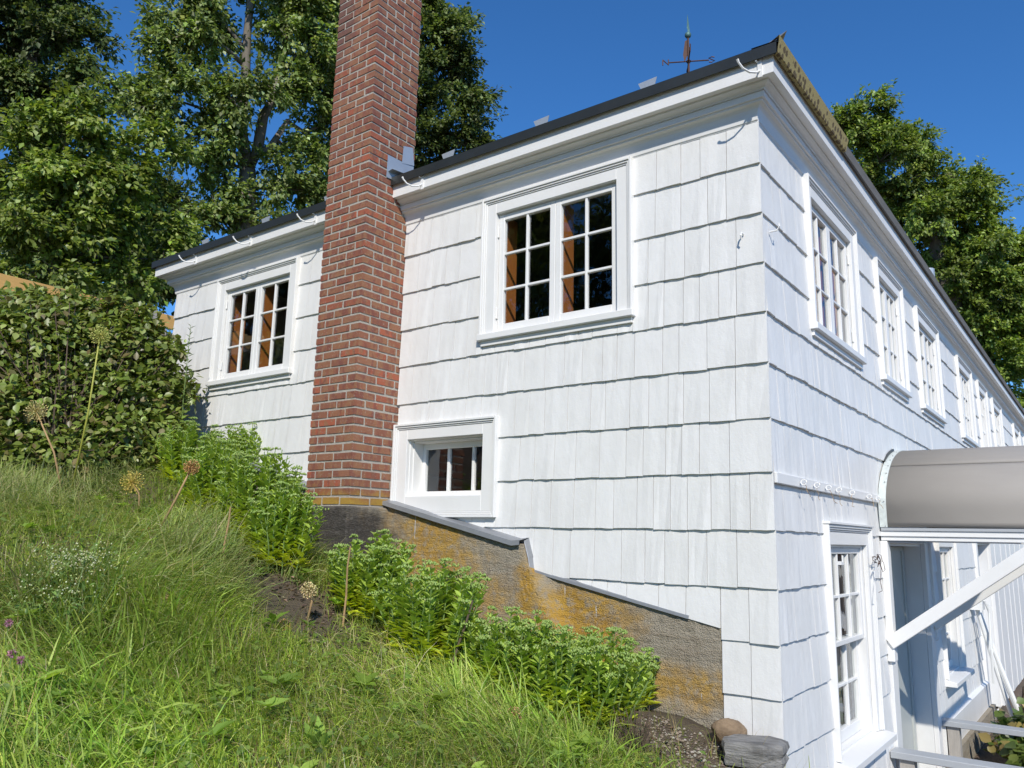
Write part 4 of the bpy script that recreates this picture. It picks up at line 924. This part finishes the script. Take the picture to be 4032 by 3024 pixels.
# ---------------------------------------------------------------- stonecrops along the foundation
def PLK(th, name, me): return tag(link(name, me, th), kind='stuff')
def sedum(base, h, spread, n, label, seed, tall=1., buds=True):
    global RNG
    RNG = np.random.default_rng(seed); b0 = np.array(base); th = thing('stonecrop_plant', tuple(b0), label, 'plant', 'stonecrops growing along the foundation')
    mb = MB(); P, D, Uv, Lw, Ww, Cc = [], [], [], [], [], []; BP, BC = [], []
    for i in range(n):
        a = RNG.random()*6.28; rr = spread*math.sqrt(RNG.random()); hh = h*RNG.uniform(.78, 1.1)*(1-.28*(rr/spread)**2)
        f0 = np.array([math.cos(a)*rr*.55, math.sin(a)*rr*.45, 0]); f0[2] = float(gz(b0[0]+f0[0], b0[1]+f0[1]))-b0[2]-.01
        tip = np.array([math.cos(a)*rr*1.1+.02, math.sin(a)*rr*.9, hh]); mid = lerp(f0, tip, .5)+np.array([*RNG.normal(0, .012, 2), 0])
        mb.tube([f0, mid, tip], [.0045, .004, .0028], 5)
        m = int(hh/.024); s = np.linspace(.14, .93, m)+RNG.normal(0, .012, m); q = lerp(f0, tip, 0)[None]+((tip-f0)[None])*s[:, None]
        ang = np.arange(m)*2.4+RNG.random()*6
        for sg in (0, math.pi):
            dv = np.stack([np.cos(ang+sg), np.sin(ang+sg), .35+.55*s+RNG.normal(0, .15, m)], -1); up = np.stack([-.55*np.cos(ang+sg), -.55*np.sin(ang+sg), np.ones(m)], -1)
            L = (.092-.046*np.clip(s, 0, 1))*RNG.uniform(.75, 1.2, m)*tall
            P.append(q+RNG.normal(0, .004, (m, 3))); D.append(dv); Uv.append(up); Lw.append(L); Ww.append(L*RNG.uniform(.5, .62, m))
            vr = RNG.uniform(.85, 1.15); lo = np.array([.64, .68, .05])*vr; hi = np.array([.38, .50, .085])*vr; c = lerp(lo, hi, np.clip((s-.12)/.45, 0, 1)[:, None]); Cc.append(c*RNG.uniform(.75, 1.2, (m, 1)))
        if buds and RNG.random() < .8:
            k = RNG.integers(16, 34); ra = RNG.random(k)*6.28; rd = np.sqrt(RNG.random(k))*RNG.uniform(.020, .045)
            BP.append(tip+np.stack([np.cos(ra)*rd, np.sin(ra)*rd, .014+.010*RNG.random(k)-rd*.25], -1)); BC.append(rcol(k, [(.33, .45, .11), (.42, .52, .17), (.27, .39, .09)], [2, 1, 1], .12))
    P, D, Uv, Lw, Ww, Cc = map(np.concatenate, (P, D, Uv, Lw, Ww, Cc))
    link('foliage', fastmesh('foliage', leaves(P, D, Uv, Lw, Ww, *OVATE), OVATE[1], Cc, M_SEDUM), th)
    obj('stem', mb, M_SEDSTEM, th)
    if BP:
        BP, BC = np.concatenate(BP), np.concatenate(BC); r_ = .0048
        oc = np.array([(1, 0, 0), (-1, 0, 0), (0, 1, 0), (0, -1, 0), (0, 0, 1.2), (0, 0, -1.4)])*r_
        V = BP[:, None, :]+oc[None]*RNG.uniform(.8, 1.4, (len(BP), 1, 1))
        PLK(th, 'flower_head', fastmesh('flower_head', V, [(0, 2, 4), (2, 1, 4), (1, 3, 4), (3, 0, 4), (2, 0, 5), (1, 2, 5), (3, 1, 5), (0, 3, 5)], BC, M_SEDUM))
    return th
M_SEDSTEM = plain('pale_green_stem', (.17, .25, .07), .6, 0, 20, .2, .1)
def G(u, v):
    p = on(u, v, (.32, 0, 1), -1.38)
    for _ in range(6): p = on(u, v, (.32, 0, 1), -1.38 + (float(gz(p[0], p[1]))-(-1.38-.32*p[0])))
    return np.array([p[0], p[1], float(gz(p[0], p[1]))])
SD_ = [((600, 1232), .46, .17, 34, 'stonecrop clump with yellow lower leaves directly below the chimney footing'),
       ((545, 1180), .56, .20, 36, 'tall stonecrop clump between the chimney footing clump and the upper slope'),
       ((505, 1075), .56, .20, 30, 'stonecrop clump under the sloping flashing left of the chimney'),
       ((430, 1010), .56, .20, 28, 'pale flowering stonecrop clump against the lower shingles left of the chimney'),
       ((355, 985), .48, .18, 24, 'stonecrop clump beside the big leafy shrub'),
       ((455, 1125), .50, .19, 30, 'stonecrop clump uphill of the pale bent dry stalk'),
       ((395, 1055), .50, .19, 28, 'stonecrop clump beside the small brown allium head'),
       ((340, 965), .52, .18, 22, 'stonecrop clump reaching into the lower right side of the leafy shrub'),
       ((790, 1330), .40, .19, 34, 'stonecrop clump in front of the black stained footing'),
       ((925, 1425), .44, .22, 42, 'stonecrop clump in front of the orange stained concrete under the sloping ledge'),
       ((1085, 1495), .34, .17, 26, 'shorter stonecrop clump below the step in the concrete wall'),
       ((1175, 1540), .34, .17, 26, 'stonecrop clump between the concrete step and the last clump'),
       ((1280, 1562), .38, .19, 36, 'stonecrop clump with round lower leaves over bare soil by the bright orange lichen'),
       ((1372, 1532), .30, .07, 7, 'small stonecrop with a few stems at the end of the row')]
for i, (uv, h, sp, n, lab) in enumerate(SD_): sedum(G(*uv), h*1.05, sp*1.4, int(n*1.7), lab, 100+i)
RNG = np.random.default_rng(5)

# ---------------------------------------------------------------- alliums, dry stalks, weeds
def allium(head, foot, r, label, col, yellow=1., thick=.007):
    b0 = np.array(foot); hd = np.array(head); th = thing('allium', tuple(b0), label, 'flower', 'allium seed heads in the grass')
    q = hd-b0; m1 = q*.5+np.array([.02, .01, .03])
    mb = MB().tube([(0, 0, -.02), m1, q], [thick, thick*.9, thick*.7], 7); me = mb.mesh('stem', True); me.materials.append(M_ALST if yellow else M_STALK); link('stem', me, th)
    n = 105; i = np.arange(n)+.5; ph = np.arccos(1-2*i/n); th_ = math.pi*(1+5**.5)*i
    d = np.stack([np.cos(th_)*np.sin(ph), np.sin(th_)*np.sin(ph), np.cos(ph)], -1); d = nrm(d+RNG.normal(0, .08, d.shape)); L = r*RNG.uniform(.75, 1.05, n)
    tm = [(-.5, 0, 0), (.5, 0, 0), (.5, 1, 0), (-.5, 1, 0), (0, 0, -.5), (0, 0, .5), (0, 1, .5), (0, 1, -.5)]
    y = d; x = nrm(np.cross(y, np.array([.2, .3, 1.]))); z = np.cross(x, y); t_ = np.array(tm); wd = .0022
    V = q+t_[None, :, 0:1]*x[:, None]*wd+t_[None, :, 1:2]*y[:, None]*L[:, None, None]+t_[None, :, 2:3]*z[:, None]*wd
    PLK(th, 'pedicels', fastmesh('pedicels', V, [(0, 1, 2, 3), (4, 5, 6, 7)], rcol(n, [col], [1], .12), M_DRY))
    oc = np.array([(1, 0, 0), (-1, 0, 0), (0, 1, 0), (0, -1, 0), (0, 0, 1), (0, 0, -1)])*.0048
    V = (q+d*L[:, None])[:, None]+oc[None]*RNG.uniform(.7, 1.25, (n, 1, 1))
    PLK(th, 'seed_head', fastmesh('seed_head', V, [(0, 2, 4), (2, 1, 4), (1, 3, 4), (3, 0, 4), (2, 0, 5), (1, 2, 5), (3, 1, 5), (0, 3, 5)], rcol(n, [tuple(min(.8, c*1.35) for c in col)], [1], .2), M_DRY))
M_ALST = plain('yellow_green_stalk', (.40, .40, .07), .5, 0, 20, .2, .1)
def AL(u, v, fu, fv, rpx, label, col, yellow=1.):
    foot = G(fu, fv); tt = (foot-CAM)@AF; allium(at(u, v, tt), foot, rpx*tt/1714., label, col, yellow)
AL(216, 725, 150, 1078, 21, 'tall yellow stemmed allium seed head in front of the leafy shrub', (.46, .46, .14))
AL(78, 888, 140, 1085, 24, 'straw coloured allium globe leaning before the dark shrub base', (.52, .44, .20), 0)
AL(286, 1042, 300, 1110, 25, 'golden allium globe low in the long grass', (.55, .44, .12), 0)
AL(414, 1010, 330, 1165, 17, 'small brown allium head among the stonecrops beside the shrub', (.42, .25, .10), 0)
AL(320, 1152, 345, 1175, 14, 'reddish dry allium head in thin grass above the soil patch', (.35, .16, .09), 0)
AL(355, 1300, 360, 1325, 15, 'pale dry allium head sunk in the grass below the soil patch', (.42, .28, .14), 0)
AL(667, 1275, 660, 1350, 18, 'pale yellow allium head on a dark stem at the edge of the soil', (.52, .42, .22), 0)
AL(615, 1352, 618, 1375, 14, 'small rusty allium head near the edge of the soil', (.40, .22, .10), 0)
AL(1110, 1545, 1115, 1585, 17, 'rusty dry allium head below the concrete step stonecrops', (.40, .24, .13), 0)
def stalk(u0, v0, u1, v1, r, label, mat=M_STALK):
    foot = G(u1, v1); tt = (foot-CAM)@AF; top = at(u0, v0, tt)-foot
    o = obj('dry_stalk', MB().tube([(0, 0, -.03), top*.4+RNG.normal(0, .006, 3), top*.75+RNG.normal(0, .006, 3), top], [r, r*.95, r*.85, r*.7], 6), mat, None, tuple(foot)); tag(o, label, 'stalk')
stalk(757, 1180, 740, 1352, .0055, 'tan dry stalk standing before the stonecrop at the black stained footing')
stalk(1021, 1297, 965, 1462, .0065, 'reddish brown stick leaning beside the stonecrop under the sloping ledge', M_TWIG)
stalk(498, 1095, 482, 1232, .006, 'pale bent dry stalk left of the stonecrop below the footing')
stalk(1164, 1343, 1150, 1480, .006, 'pale dry stalk in front of the concrete step')
# tall weed by the left wall
def weed(foot, h, n, seed, label, lsz, cols, lean=(0, 0), cat='plant', name='tall_weed'):
    global RNG
    RNG = np.random.default_rng(seed); th = thing(name, tuple(foot), label, cat); tip = np.array([lean[0], lean[1], h])
    obj('stem', MB().tube([(0, 0, -.02), tip*.5+RNG.normal(0, .01, 3), tip], [.005, .004, .002], 5), M_SEDSTEM, th)
    s = np.linspace(.12, 1, n); q = tip[None]*s[:, None]; a = np.arange(n)*2.4; dv = np.stack([np.cos(a), np.sin(a), .55+.3*s], -1)
    L = lsz*(1.15-.55*s)*RNG.uniform(.8, 1.2, n)
    link('foliage', fastmesh('foliage', leaves(q, dv, np.tile([0, 0, 1.], (n, 1))+RNG.normal(0, .2, (n, 3)), L, L*.22, *OVATE), OVATE[1], rcol(n, cols, [1]*len(cols), .15), M_SEDUM), th)
fw = np.array([-5.0, -.30, 0.]); fw[2] = float(gz(fw[0], fw[1]))
tw = at(412, 705, (fw-CAM)@AF)-fw
weed(fw, max(.6, tw[2]), 60, 3, 'slender tall weed with narrow leaves against the white wall beside the shrub', .075, [(.13, .20, .07), (.18, .24, .10)], (tw[0], tw[1]))
# thistle-like tall grass stem above the shrub, broad weeds in the lawn
BW_ = [((690, 1630), .17, 'broad weed with long leaves in thin grass below the rusty allium head'), ((175, 1590), .16, 'pale broad leaved weed in the lower grass'), ((320, 1420), .09, 'small round leaved weed in the middle of the grass'),
       ((560, 1245), .11, 'broad leaved weed at the soil edge under the first stonecrop'), ((860, 1560), .14, 'light green broad weed below the reddish stick'), ((1010, 1610), .13, 'glossy broad weed near the rusty allium head'), ((470, 1300), .08, 'low clover like weed on the soil patch'),
       ((250, 1080), .13, 'broad leaved weed between the golden allium globe and the shrub')]
for i, (uv, L, lab) in enumerate(BW_):
    RNG = np.random.default_rng(300+i); f_ = G(*uv); th = thing('broad_weed', tuple(f_), lab, 'plant'); n = 16; L = L*.68
    a = RNG.random(n)*6.28; dv = np.stack([np.cos(a), np.sin(a), RNG.uniform(.3, 1.3, n)], -1)
    link('foliage', fastmesh('foliage', leaves(np.zeros((n, 3))+RNG.normal(0, .01, (n, 3))+[0, 0, .015], dv, np.stack([-np.cos(a)*.6, -np.sin(a)*.6, np.ones(n)], -1), L*RNG.uniform(.6, 1.1, n), L*.34*RNG.uniform(.6, 1.1, n), *OVATE), OVATE[1], rcol(n, [(.24, .36, .06), (.32, .42, .09), (.18, .28, .05)], [1, 1, 1], .15), M_SEDUM), th)
# white-flowered bedstraw clumps and pink clover
def bedstraw(uv, r, label, n=260, white=.5, seed=1):
    global RNG
    RNG = np.random.default_rng(seed); f_ = G(*uv); th = thing('bedstraw_plant', tuple(f_), label, 'plant')
    p = RNG.normal(0, 1, (n, 3))*np.array([r, r, .0]); p[:, 2] = np.abs(RNG.normal(.10, .07, n)); dv = RNG.normal(0, 1, (n, 3))+[0, 0, .4]
    L = RNG.uniform(.018, .04, n); link('foliage', fastmesh('foliage', leaves(p, dv, RNG.normal(0, .5, (n, 3))+[0, 0, 1], L, L*.35, *OVATE), OVATE[1], rcol(n, [(.12, .20, .04), (.17, .25, .06)], [1, 1], .15), M_SEDUM), th)
    mb = MB()
    for k in range(0, n, 9): mb.tube([(p[k][0]*.5, p[k][1]*.5, -.02), p[k]], .0016, 4)
    obj('stem', mb, M_SEDSTEM, th)
    k = int(n*white); q = RNG.normal(0, 1, (k, 3))*np.array([r*.8, r*.8, 0]); q[:, 2] = .17+RNG.normal(0, .035, k)
    oc = np.array([(1, 0, 0), (-1, 0, 0), (0, 1, 0), (0, -1, 0), (0, 0, 1), (0, 0, -1)])*.0045
    PLK(th, 'flowers', fastmesh('flowers', q[:, None]+oc[None], [(0, 2, 4), (2, 1, 4), (1, 3, 4), (3, 0, 4), (2, 0, 5), (1, 2, 5), (3, 1, 5), (0, 3, 5)], rcol(k, [(.62, .64, .42), (.5, .56, .25)], [1, 1], .1), M_DRY))
bedstraw((150, 1300), .10, 'bedstraw clump thick with creamy white flowers in the grass', 420, .8, 61)
bedstraw((110, 1380), .09, 'bedstraw clump with sparse white flowers below the creamy one', 300, .25, 62)
for i, uv in enumerate(((6, 1425), (10, 1500), (30, 1515))):
    f_ = G(*uv); o = thing('clover', tuple(f_), 'pink clover blossom standing in the long grass', 'flower', 'pink clover blossoms')
    obj('stem', MB().tube([(0, 0, -.02), (.01, 0, .12)], .002, 4), M_SEDSTEM, o)
    n = 60; d = nrm(RNG.normal(0, 1, (n, 3))); V = leaves(np.array([[.01, 0, .125]])+d*.003, d, RNG.normal(0, 1, (n, 3)), np.full(n, .014), np.full(n, .005), *RHOMB)
    link('blossom', fastmesh('blossom', V, RHOMB[1], rcol(n, [(.45, .20, .30), (.55, .30, .38)], [1, 1], .1), M_DRY), o)
# dry twiggy plant near the stones
RNG = np.random.default_rng(8); f_ = G(1370, 1625); th = thing('twiggy_plant', tuple(f_), 'dry brown twiggy plant on the soil between the last stonecrop and the boulder', 'plant')
mb = MB()
for k in range(90):
    a = RNG.random()*6.28; r_ = RNG.uniform(.02, .13); h = RNG.uniform(.08, .2); b_ = np.array([math.cos(a)*r_*.3, math.sin(a)*r_*.3, -.02]); e = np.array([math.cos(a)*r_, math.sin(a)*r_, h])
    mb.tube([b_, lerp(b_, e, .5)+RNG.normal(0, .012, 3), e], [.0022, .0018, .0012], 4)
obj('twigs', mb, M_TWIG, th)
n = 120; a = RNG.random(n)*6.28; r_ = RNG.uniform(.02, .14, n); link('foliage', fastmesh('foliage', leaves(np.stack([np.cos(a)*r_, np.sin(a)*r_, RNG.uniform(.02, .16, n)], -1), RNG.normal(0, 1, (n, 3)), RNG.normal(0, .4, (n, 3))+[0, 0, 1], np.full(n, .02), np.full(n, .005), *RHOMB), RHOMB[1], rcol(n, [(.13, .13, .07), (.18, .16, .09)], [1, 1], .15), M_GRASS), th)
# pebbles by the boulder
RNG = np.random.default_rng(12); n = 900; c = G(1490, 1625); P = np.stack([c[0]+RNG.normal(-.05, .28, n), c[1]+RNG.normal(0, .14, n)], -1); P = P[(P[:, 1] < -.16) & (P[:, 0] < -.02)]; n = len(P)
oc = nrm(np.array([(1, 0, 0), (-1, 0, 0), (0, 1, 0), (0, -1, 0), (0, 0, 1), (0, 0, -1), (.7, .7, .3), (-.7, -.7, .2)]))
pz = np.stack([P[:, 0], P[:, 1], gz(P[:, 0], P[:, 1])+.003], -1)
V = pz[:, None]+oc[None]*RNG.uniform(.003, .010, (n, 1, 1))*RNG.uniform(.6, 1.2, (n, 1, 3))
tag(link('gravel', fastmesh('gravel', V, [(0, 6, 4), (6, 2, 4), (2, 1, 4), (1, 7, 4), (7, 3, 4), (3, 0, 4), (0, 6, 5), (2, 1, 5), (1, 7, 5), (3, 0, 5)], rcol(n, [(.40, .34, .26), (.28, .22, .16), (.55, .50, .42)], [2, 2, 1], .15), M_DRY)), 'pale pebbles and soil crumbs around the boulder', 'gravel', kind='stuff')

RNG = np.random.default_rng(14); n = 9000; x = RNG.uniform(-3.6, -.25, n); y = RNG.uniform(-1.75, -.2, n); m = RNG.random(n) < np.clip(1.15-((y+.95+.05*x)/.6)**2, .15, 1); x, y = x[m], y[m]; n = len(x); a = RNG.random(n)*6.28; L = RNG.uniform(.012, .045, n)
V = leaves(np.stack([x, y, gz(x, y)+RNG.uniform(.001, .012, n)], -1), np.stack([np.cos(a), np.sin(a), RNG.normal(0, .25, n)], -1), RNG.normal(0, .3, (n, 3))+[0, 0, 1], L, L*RNG.uniform(.15, .5, n), *RHOMB)
tag(link('mulch', fastmesh('mulch', V, RHOMB[1], rcol(n, [(.13, .085, .06), (.20, .14, .095), (.08, .055, .042), (.34, .26, .17)], [3, 2, 2, .8], .2), M_DRY)), 'brown bark chips and litter on the bare soil bed', 'mulch', kind='stuff')
# ---------------------------------------------------------------- vine and ground plants past the side door
pv = np.array([.55, 5.2, -2.32])
shrub('vine_plant', 'low vine with round green and yellowing leaves past the grey plank rails', pv, [((.55, 5.1, -2.1), (.38, .55, .24)), ((.9, 4.6, -2.12), (.4, .5, .2)), ((.75, 6.2, -2.02), (.3, .5, .25)), ((1.2, 5.6, -2.0), (.35, .5, .3))], 1500, .12, [(.10, .15, .03), (.14, .19, .045), (.30, .23, .07)], [3, 2, 1.3], cat='plant', aspect=.85)
bv = thing('vine_branch', (.62, 4.75, -2.33), 'bare dark arching branch in front of the far shaded white door', 'branch')
obj('branch', MB().tube([(0, 0, -.03), (-.04, .02, .35), (-.02, .02, .45), (-.05, .0, .62), (-.03, 0, .74), (.03, 0, .77)], [.028, .025, .022, .02, .018, .012], 7), M_TWIG, bv, smooth=True)
obj('branch', MB().tube([(-.02, .02, .40), (.08, 0, .52), (.2, 0, .56), (.34, .02, .53), (.5, .05, .42)], [.02, .018, .017, .015, .01], 7), M_TWIG, bv, smooth=True)
obj('branch', MB().tube([(-.04, 0, .70), (.08, .02, .68), (.16, .04, .60), (.24, .04, .52)], [.014, .012, .01, .007], 6), M_TWIG, bv, smooth=True)
n = 14; RNG = np.random.default_rng(31); q = np.stack([RNG.uniform(-.05, .3, n), RNG.normal(0, .06, n), RNG.uniform(.45, .76, n)], -1)
link('foliage', fastmesh('foliage', leaves(q, RNG.normal(0, 1, (n, 3)), RNG.normal(0, .4, (n, 3))+[0, -.5, 1], np.full(n, .09), np.full(n, .075), *OVATE), OVATE[1], rcol(n, [(.10, .15, .03), (.33, .24, .07)], [2, 1], .1), M_SHRUB), bv)

# ---------------------------------------------------------------- grass
RNG = np.random.default_rng(99)
def blades(n, xr, yr, lmin, lmax, wmin, wmax, cols, wts, keep, lay=.6, seg=3, flow=0.):
    x = RNG.uniform(*xr, n*4); y = RNG.uniform(*yr, n*4)
    d = np.hypot(x-CAM[0], y-CAM[1]); p = np.clip((2.6/d)**1.6, .07, 1)*keep(x, y)
    q = np.stack([x, y, gz(x, y)-CAM[2]+.1], -1)-np.array([CAM[0], CAM[1], 0]); wv = q@AF; uu = (q@AR)/wv; p = p*((wv > .4) & (np.abs(uu) < .86))
    m = RNG.random(n*4) < p; x, y = x[m][:n], y[m][:n]; n = len(x)
    pos = np.stack([x, y, gz(x, y)-.01], -1); L = RNG.uniform(lmin, lmax, n)*(.75+.5*np.clip(.5+.5*np.sin(3.1*x+1)*np.cos(2.7*y), 0, 1)); Wd = RNG.uniform(wmin, wmax, n)
    ang = RNG.random(n)*6.28; a2 = 1.6*np.sin(1.9*x+.6)+1.3*np.cos(2.3*y+1.2*x)-.9; mixf = RNG.random(n) < .62
    ang = np.where(mixf, a2+RNG.normal(0, .45, n), ang); h = np.stack([np.cos(ang), np.sin(ang), np.zeros(n)], -1)
    el = RNG.uniform(.15, .95, n)*lay+RNG.uniform(0, .25, n)            # how far it lies over
    side = np.stack([-np.sin(ang), np.cos(ang), np.zeros(n)], -1)
    tw = RNG.normal(0, .5, n)[:, None]; side = nrm(side*np.cos(tw)+np.cross(h, side)*np.sin(tw))
    K_ = seg+1; V = np.zeros((n, 2*seg+1, 3)); cur = pos.copy(); th = (.10+.5*el)
    for k in range(K_):
        wk = Wd*(1-(k/seg)**1.7)*.5
        if k < seg: V[:, 2*k] = cur-side*wk[:, None]; V[:, 2*k+1] = cur+side*wk[:, None]
        else: V[:, 2*k] = cur
        cur = cur+(L/seg)[:, None]*(h*np.sin(th)[:, None]+np.array([0, 0, 1.])*np.cos(th)[:, None]); th = th+el*1.25/seg*1.6
    f = [(2*k, 2*k+1, 2*k+3, 2*k+2) for k in range(seg-1)]+[(2*seg-2, 2*seg-1, 2*seg)]
    cl = rcol(n, cols, wts, .18); pt = .5+.25*np.sin(2.9*x+1.1*y+.4)+.25*np.sin(4.3*y-1.9*x+2.*np.sin(1.3*x))
    cl = cl*(.82+.62*pt)[:, None]; dry = np.clip((-x-2.3)/1.2, 0, 1)*np.clip(pt+.2, 0, 1)*.45; dry = dry+.25*np.clip(1-pt*2, 0, 1)*(RNG.random(n) < .4)
    cl = cl*(1-dry)[:, None]+np.array([.25, .27, .11])*dry[:, None]*RNG.uniform(.6, 1.2, (n, 1))
    return V, f, np.clip(cl, .004, .8)
def lawn(x, y):
    bed = np.clip((-.55-.12*x-y)/.35, 0, 1)                                   # thins out towards the bed by the wall
    soil = np.minimum(1, 1.5*np.exp(-((((x+2.15)+.8*(y+1.32))/.55)**2+((y+1.32)/.24)**2)))+np.exp(-(((x+.45)/.42)**2+((y+.62)/.20)**2))*.8
    return np.clip(.05+.95*bed, 0, 1)*np.clip(1-soil, 0, 1)*(x < .25-.0*y)*((y < -.12) | (x < -6.2))
GC = [(.29, .385, .055), (.37, .45, .075), (.45, .50, .14), (.19, .285, .045), (.58, .51, .28)]
for nm, lab, ar in (('grass', 'long uncut green grass on the slope', (95000, (-7.5, .3), (-4.6, -.1), 0.08, .22, .0024, .0050, GC, [3, 4, 2.5, 2, 1.3], lawn, 1.25, 3)),
                    ('broad_grass', 'broad bladed light green grass tufts', (13000, (-6.5, 0), (-3.6, -.4), .12, .28, .007, .012, [(.30, .42, .06), (.38, .48, .10), (.22, .33, .055)], [2, 2, 1], lambda x, y: lawn(x, y)*np.clip(np.sin(2.3*x+3*y)+.1, 0, 1), .8, 4)),
                    ('dry_grass', 'straw coloured dead grass stems', (6500, (-6, .2), (-4.4, -.25), .10, .28, .002, .004, [(.42, .32, .15), (.34, .24, .11), (.50, .42, .25)], [2, 1, 1], lambda x, y: np.clip(lawn(x, y)+.15, 0, 1)*(y < -.2)*(x < .2), 1.0, 3)),
                    ('clover_cover', 'low leafy ground cover between the grass', (0,))):
    if len(ar) > 1:
        V, f, c = blades(*ar); tag(link(nm, fastmesh(nm, V, f, c, M_GRASS)), lab, 'grass', kind='stuff')
n = 16000; x = RNG.uniform(-6, .2, n*3); y = RNG.uniform(-4.2, -.3, n*3); d = np.hypot(x-CAM[0], y-CAM[1])
m = RNG.random(n*3) < np.clip((2.6/d)**1.5, .08, 1)*lawn(x, y); x, y = x[m][:n], y[m][:n]; n = len(x); a = RNG.random(n)*6.28
pos = np.stack([x, y, gz(x, y)+RNG.uniform(.01, .09, n)], -1); L = RNG.uniform(.018, .042, n)
V = leaves(pos, np.stack([np.cos(a), np.sin(a), RNG.normal(.1, .3, n)], -1), RNG.normal(0, .35, (n, 3))+[0, 0, 1], L, L*.7, *OVATE)
tag(link('clover_cover', fastmesh('clover_cover', V, OVATE[1], rcol(n, [(.17, .26, .05), (.22, .31, .07), (.13, .20, .045)], [1, 1, 1], .15), M_GRASS)), 'small leafy ground cover between the grass blades', 'ground cover', kind='stuff')
V, f, c = blades(8000, (-4.6, -2.1), (-2.7, -.85), .18, .36, .004, .008, [(.28, .35, .10), (.36, .41, .13), (.50, .44, .22), (.22, .29, .08)], [3, 2, 1.6, 2], lambda x, y: lawn(x, y)*np.clip(np.sin(3.1*x+2.2*y)+.35, 0, 1)*3., 1.15, 4)
tag(link('tall_grass', fastmesh('tall_grass', V, f, c, M_GRASS)), 'tall bending grass mixed with straw near the shrub', 'grass', kind='stuff')
n = 210; x = RNG.uniform(-4.6, .0, n*4); y = RNG.uniform(-3.6, -.6, n*4); d = np.hypot(x-CAM[0], y-CAM[1]); m = RNG.random(n*4) < np.clip((2.8/d)**1.2, .1, 1)*lawn(x, y); x, y = x[m][:n], y[m][:n]; n = len(x); k = 8
a = RNG.random((n, k))*6.28; L = (RNG.uniform(.03, .10, n)[:, None]*RNG.uniform(.6, 1.1, (n, k))).reshape(-1); ce = np.stack([x, y, gz(x, y)+RNG.uniform(.02, .09, n)], -1); ce = np.repeat(ce, k, 0)
dv = np.stack([np.cos(a), np.sin(a), RNG.uniform(.1, .9, (n, k))], -1).reshape(-1, 3); up = np.stack([-np.cos(a)*.5+.15, -np.sin(a)*.5-.2, np.ones((n, k))], -1).reshape(-1, 3)
V = leaves(ce, dv, up, L, L*RNG.uniform(.35, .7, n*k), *OVATE); c = np.repeat(rcol(n, [(.24, .36, .05), (.32, .44, .08), (.19, .29, .05), (.38, .46, .14)], [2, 2, 1, .8], .12), k, 0)*RNG.uniform(.8, 1.15, (n*k, 1))
tag(link('weed_cover', fastmesh('weed_cover', V, OVATE[1], np.clip(c, 0, .8), M_GRASS)), 'small broad leaved weeds scattered through the grass', 'weeds', kind='stuff')
# distant lawn grass uphill and beyond the house
V, f, c = blades(7000, (-11, -5.9), (-4, 4), .10, .25, .006, .012, GC, [3, 4, 2, 3, .6], lambda x, y: np.ones_like(x), .7, 3)
tag(link('far_grass', fastmesh('far_grass', V, f, c, M_GRASS)), 'rough grass on the upper slope behind the shrub', 'grass', kind='stuff')
